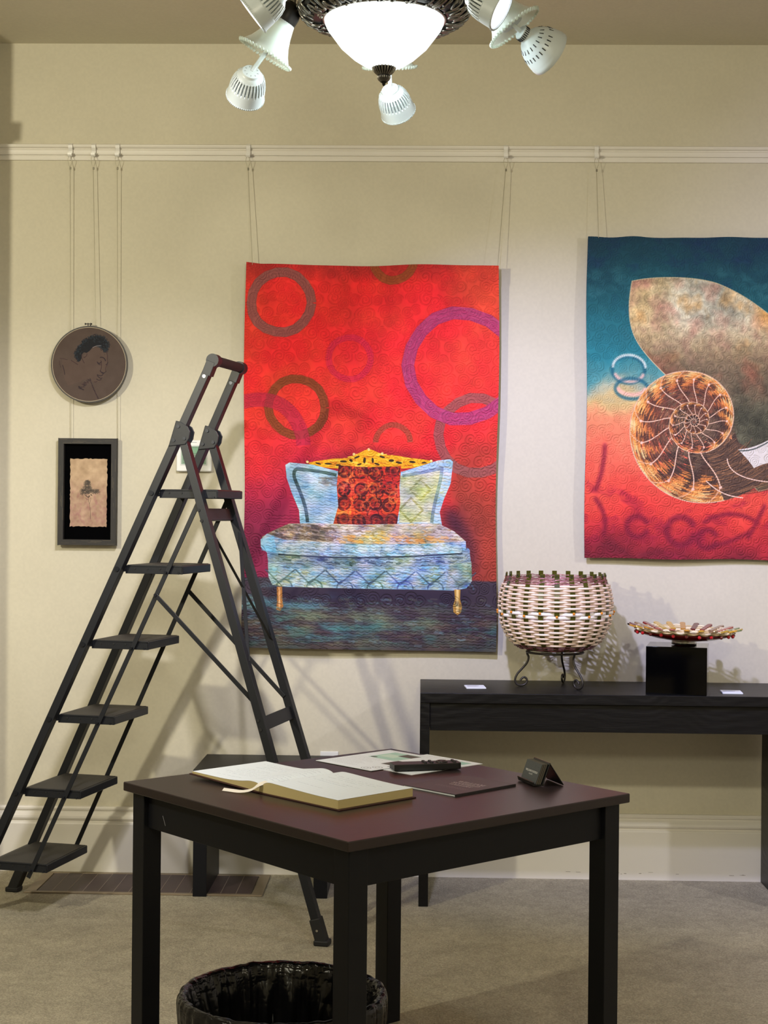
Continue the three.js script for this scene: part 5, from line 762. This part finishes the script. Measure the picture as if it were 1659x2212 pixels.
    if (kind === 'fin') {
      L = 0.082; Rf = 0.0475;
      mesh('back_disc', along(lathe([[0, 0], [0.022, 0], [0.0235, 0.002], [0.0235, 0.006], [0.026, 0.008], [0.032, 0.014], [0.034, 0.018]], 48), B, d), bulbWhite, bb);
      const hol = []; for (let k = 0; k < 9; k++) { const a = k / 9 * 2 * PI; hol.push(bx(0.004, 0.0006, 0.0018, 0.016, 0, 0, 0).rotateY(a)); } mesh('disc_holes', along(merge(hol), B, d), slotDark, bb);
      mesh('inner_core', along(lathe([[0.030, 0.014], [0.038, 0.045], [0.040, 0.05]], 40), B, d), slotDark, bb);
      const fins = []; for (let k = 0; k < 30; k++) { const a = k / 30 * 2 * PI, f = []; const pf = [[0.033, 0.016], [0.0385, 0.028], [0.0415, 0.040], [0.043, 0.051]]; for (let i = 0; i < 3; i++) f.push(bar(V(pf[i][0], pf[i][1] - 0.0005, 0), V(pf[i + 1][0], pf[i + 1][1] + 0.0005, 0), 0.003, 0.0042 + 0.0008 * i, V(0, 0, 1), 0.0008)); fins.push(merge(f).rotateY(-a)); }
      mesh('cooling_fins', along(merge(fins), B, d), bulbWhite, bb);
      mesh('shell', along(lathe([[0.040, 0.0485], [0.0435, 0.049], [0.0445, 0.054], [0.0462, 0.076], [0.0475, 0.080], [0.0475, 0.0835], [0.0445, 0.0835]], 56), B, d), bulbWhite, bb);
      const rb = []; for (let k = 0; k < 60; k++) { const a = k / 60 * 2 * PI; rb.push(bx(0.0016, 0.0034, 0.003, 0.0480, 0.0815, 0, 0.0005).rotateY(-a)); } mesh('knurled_rim', along(merge(rb), B, d), bulbWhite, bb);
    } else {
      L = 0.100; Rf = 0.057;
      mesh('body', along(lathe([[0, 0], [0.017, 0], [0.0185, 0.003], [0.0185, 0.016], [0.020, 0.021], [0.030, 0.028], [0.042, 0.042], [0.051, 0.060], [0.0555, 0.076], [0.057, 0.082], [0.0572, 0.087], [0.0585, 0.089], [0.0585, 0.099], [0.055, 0.101]], 64), B, d), bulbWhite, bb);
      const sl = []; const rows = [[0.0192, 0.009, 0.011, 24, 0], [0.0375, 0.037, 0.011, 20, 0.80], [0.0495, 0.057, 0.011, 26, 0.35]];
      for (const [r, h, len, n, tl] of rows) for (let k = 0; k < n; k++) { const a = k / n * 2 * PI; if (n !== 24 && k % 7 === 6) continue; const g = bx(0.0012, len, 0.0026, 0, 0, 0, 0.0005); g.rotateZ(-tl); g.translate(r + 0.0002, h, 0); sl.push(g.rotateY(-a)); }
      mesh('vent_slots', along(merge(sl), B, d), std({ color: 0x2a2c2e, roughness: 0.8 }), bb);
    }
    const ln = mesh('lens', along(lathe([[Rf - 0.004, L - 0.002], [Rf * 0.7, L + 0.002], [0, L + 0.003]], 40), B, d), lensGlow(color, lit), bb); ln.userData.label = 'lit lens';
    const face = bulbBack.clone().addScaledVector(d, L + 0.012);
    const s = new THREE.SpotLight(color, cd, 0, half, 1); s.position.copy(face); s.shadow.radius = 1.7; aim(s, face.clone().addScaledVector(d, aimDist));
  }
  const Pt = (x, yy, z) => V(x, yy, z);
  // left arm: bulb on the hoop and frame
  arm(Pt(-0.335, 2.615, 2.17), V(-0.52, -0.86, -0.10), Pt(-0.419, 2.464, 2.209), V(-0.28, -0.54, -0.82), 'fin', LIGHT.hoop, LIGHT.spotWhite, 6, 0.52);
  // rear arm: bulb on the quilts
  arm(Pt(-0.096, 2.685, 1.88), V(0.03, -0.92, -0.32), Pt(-0.092, 2.522, 1.851), V(0.30, -0.60, -0.85), 'fin', LIGHT.center, LIGHT.spotCool, 6, 0.64);
  // right arm: reflector bulb towards the right
  arm(Pt(0.150, 2.665, 2.19), V(0.60, -0.78, 0.0), Pt(0.232, 2.572, 2.176), V(0.79, -0.42, -0.46), 'reflector', LIGHT.right, LIGHT.spotCool, 6, 0.95);
  // front arms: bulbs towards the room
  arm(Pt(-0.250, 2.715, 2.47), V(-0.25, -0.85, 0.35), Pt(-0.322, 2.560, 2.497), V(-0.80, -0.62, -0.08), 'fin', LIGHT.frontLeft, LIGHT.spotWhite, 7, 1.25);
  arm(Pt(0.060, 2.715, 2.47), V(0.25, -0.85, 0.35), Pt(0.100, 2.556, 2.492), V(0.84, -0.50, 0.22), 'fin', LIGHT.frontRight, LIGHT.spotWhite, 7, 1.25);
}

// ================= lamps of the adjoining bays (beyond the frame) =================
function pendantSpot(pos, target, cd, color, half, radius, label) {
  const t = thing('pendant_spotlight', label, 'light', [pos.x, CEIL, pos.z]);
  const d = target.clone().sub(pos).normalize(), L = V(0, pos.y - CEIL, 0);
  mesh('canopy', lathe([[0, 0], [0.06, 0], [0.055, -0.02], [0, -0.025]], 32), M.white, t);
  mesh('rod', cyl(0.006, 0.006, CEIL - pos.y - 0.02, 0, (pos.y - CEIL) / 2 - 0.01, 0, 12), M.white, t);
  const back = L.clone().addScaledVector(d, -0.13);
  mesh('shade', along(lathe([[0, 0], [0.03, 0.0], [0.035, 0.05], [0.06, 0.115], [0.062, 0.118], [0.056, 0.116], [0.03, 0.055], [0, 0.05]], 40), back, d), M.white, t);
  mesh('lens', along(lathe([[0.055, 0.110], [0.03, 0.112], [0, 0.113]], 32), back, d), lensGlow(color, 12), t);
  const s = new THREE.SpotLight(color, cd, 0, half, 1); s.position.copy(pos.clone().addScaledVector(d, 0.01)); s.shadow.radius = radius; aim(s, target);
}
pendantSpot(V(-2.28, 2.4, 3.5), V(-0.7, 1.75, 0), LIGHT.roomLeft, LIGHT.spotWarm, 1.05, 2.8, 'white pendant spotlight in the bay left of the ladder');
pendantSpot(V(2.9, 2.5, 2.5), V(0.75, 0.95, 0), LIGHT.roomRight, LIGHT.spotWhite, 0.62, 2.2, 'white pendant spotlight beyond the right end of the console');

{
  const t = thing('globe_pendant', 'opal glass globe pendant in the front half of the room', 'light', [0.45, CEIL, 5.7]), h = 2.45 - CEIL;
  mesh('canopy', lathe([[0, 0], [0.06, 0], [0.055, -0.02], [0, -0.025]], 32), M.white, t);
  mesh('rod', cyl(0.006, 0.006, CEIL - 2.45 - 0.19, 0, (h + 0.19) / 2, 0, 12), M.white, t);
  mesh('globe', ball(0.2, 0, h, 0, 32, 20), lensGlow(LIGHT.spotWarm, 3), t);
  const p = new THREE.PointLight(LIGHT.spotWarm, LIGHT.roomFront); p.position.set(0.45, 2.45, 5.7); p.castShadow = true; p.shadow.radius = 9; scene.add(p);
}

renderer.render(scene, camera);
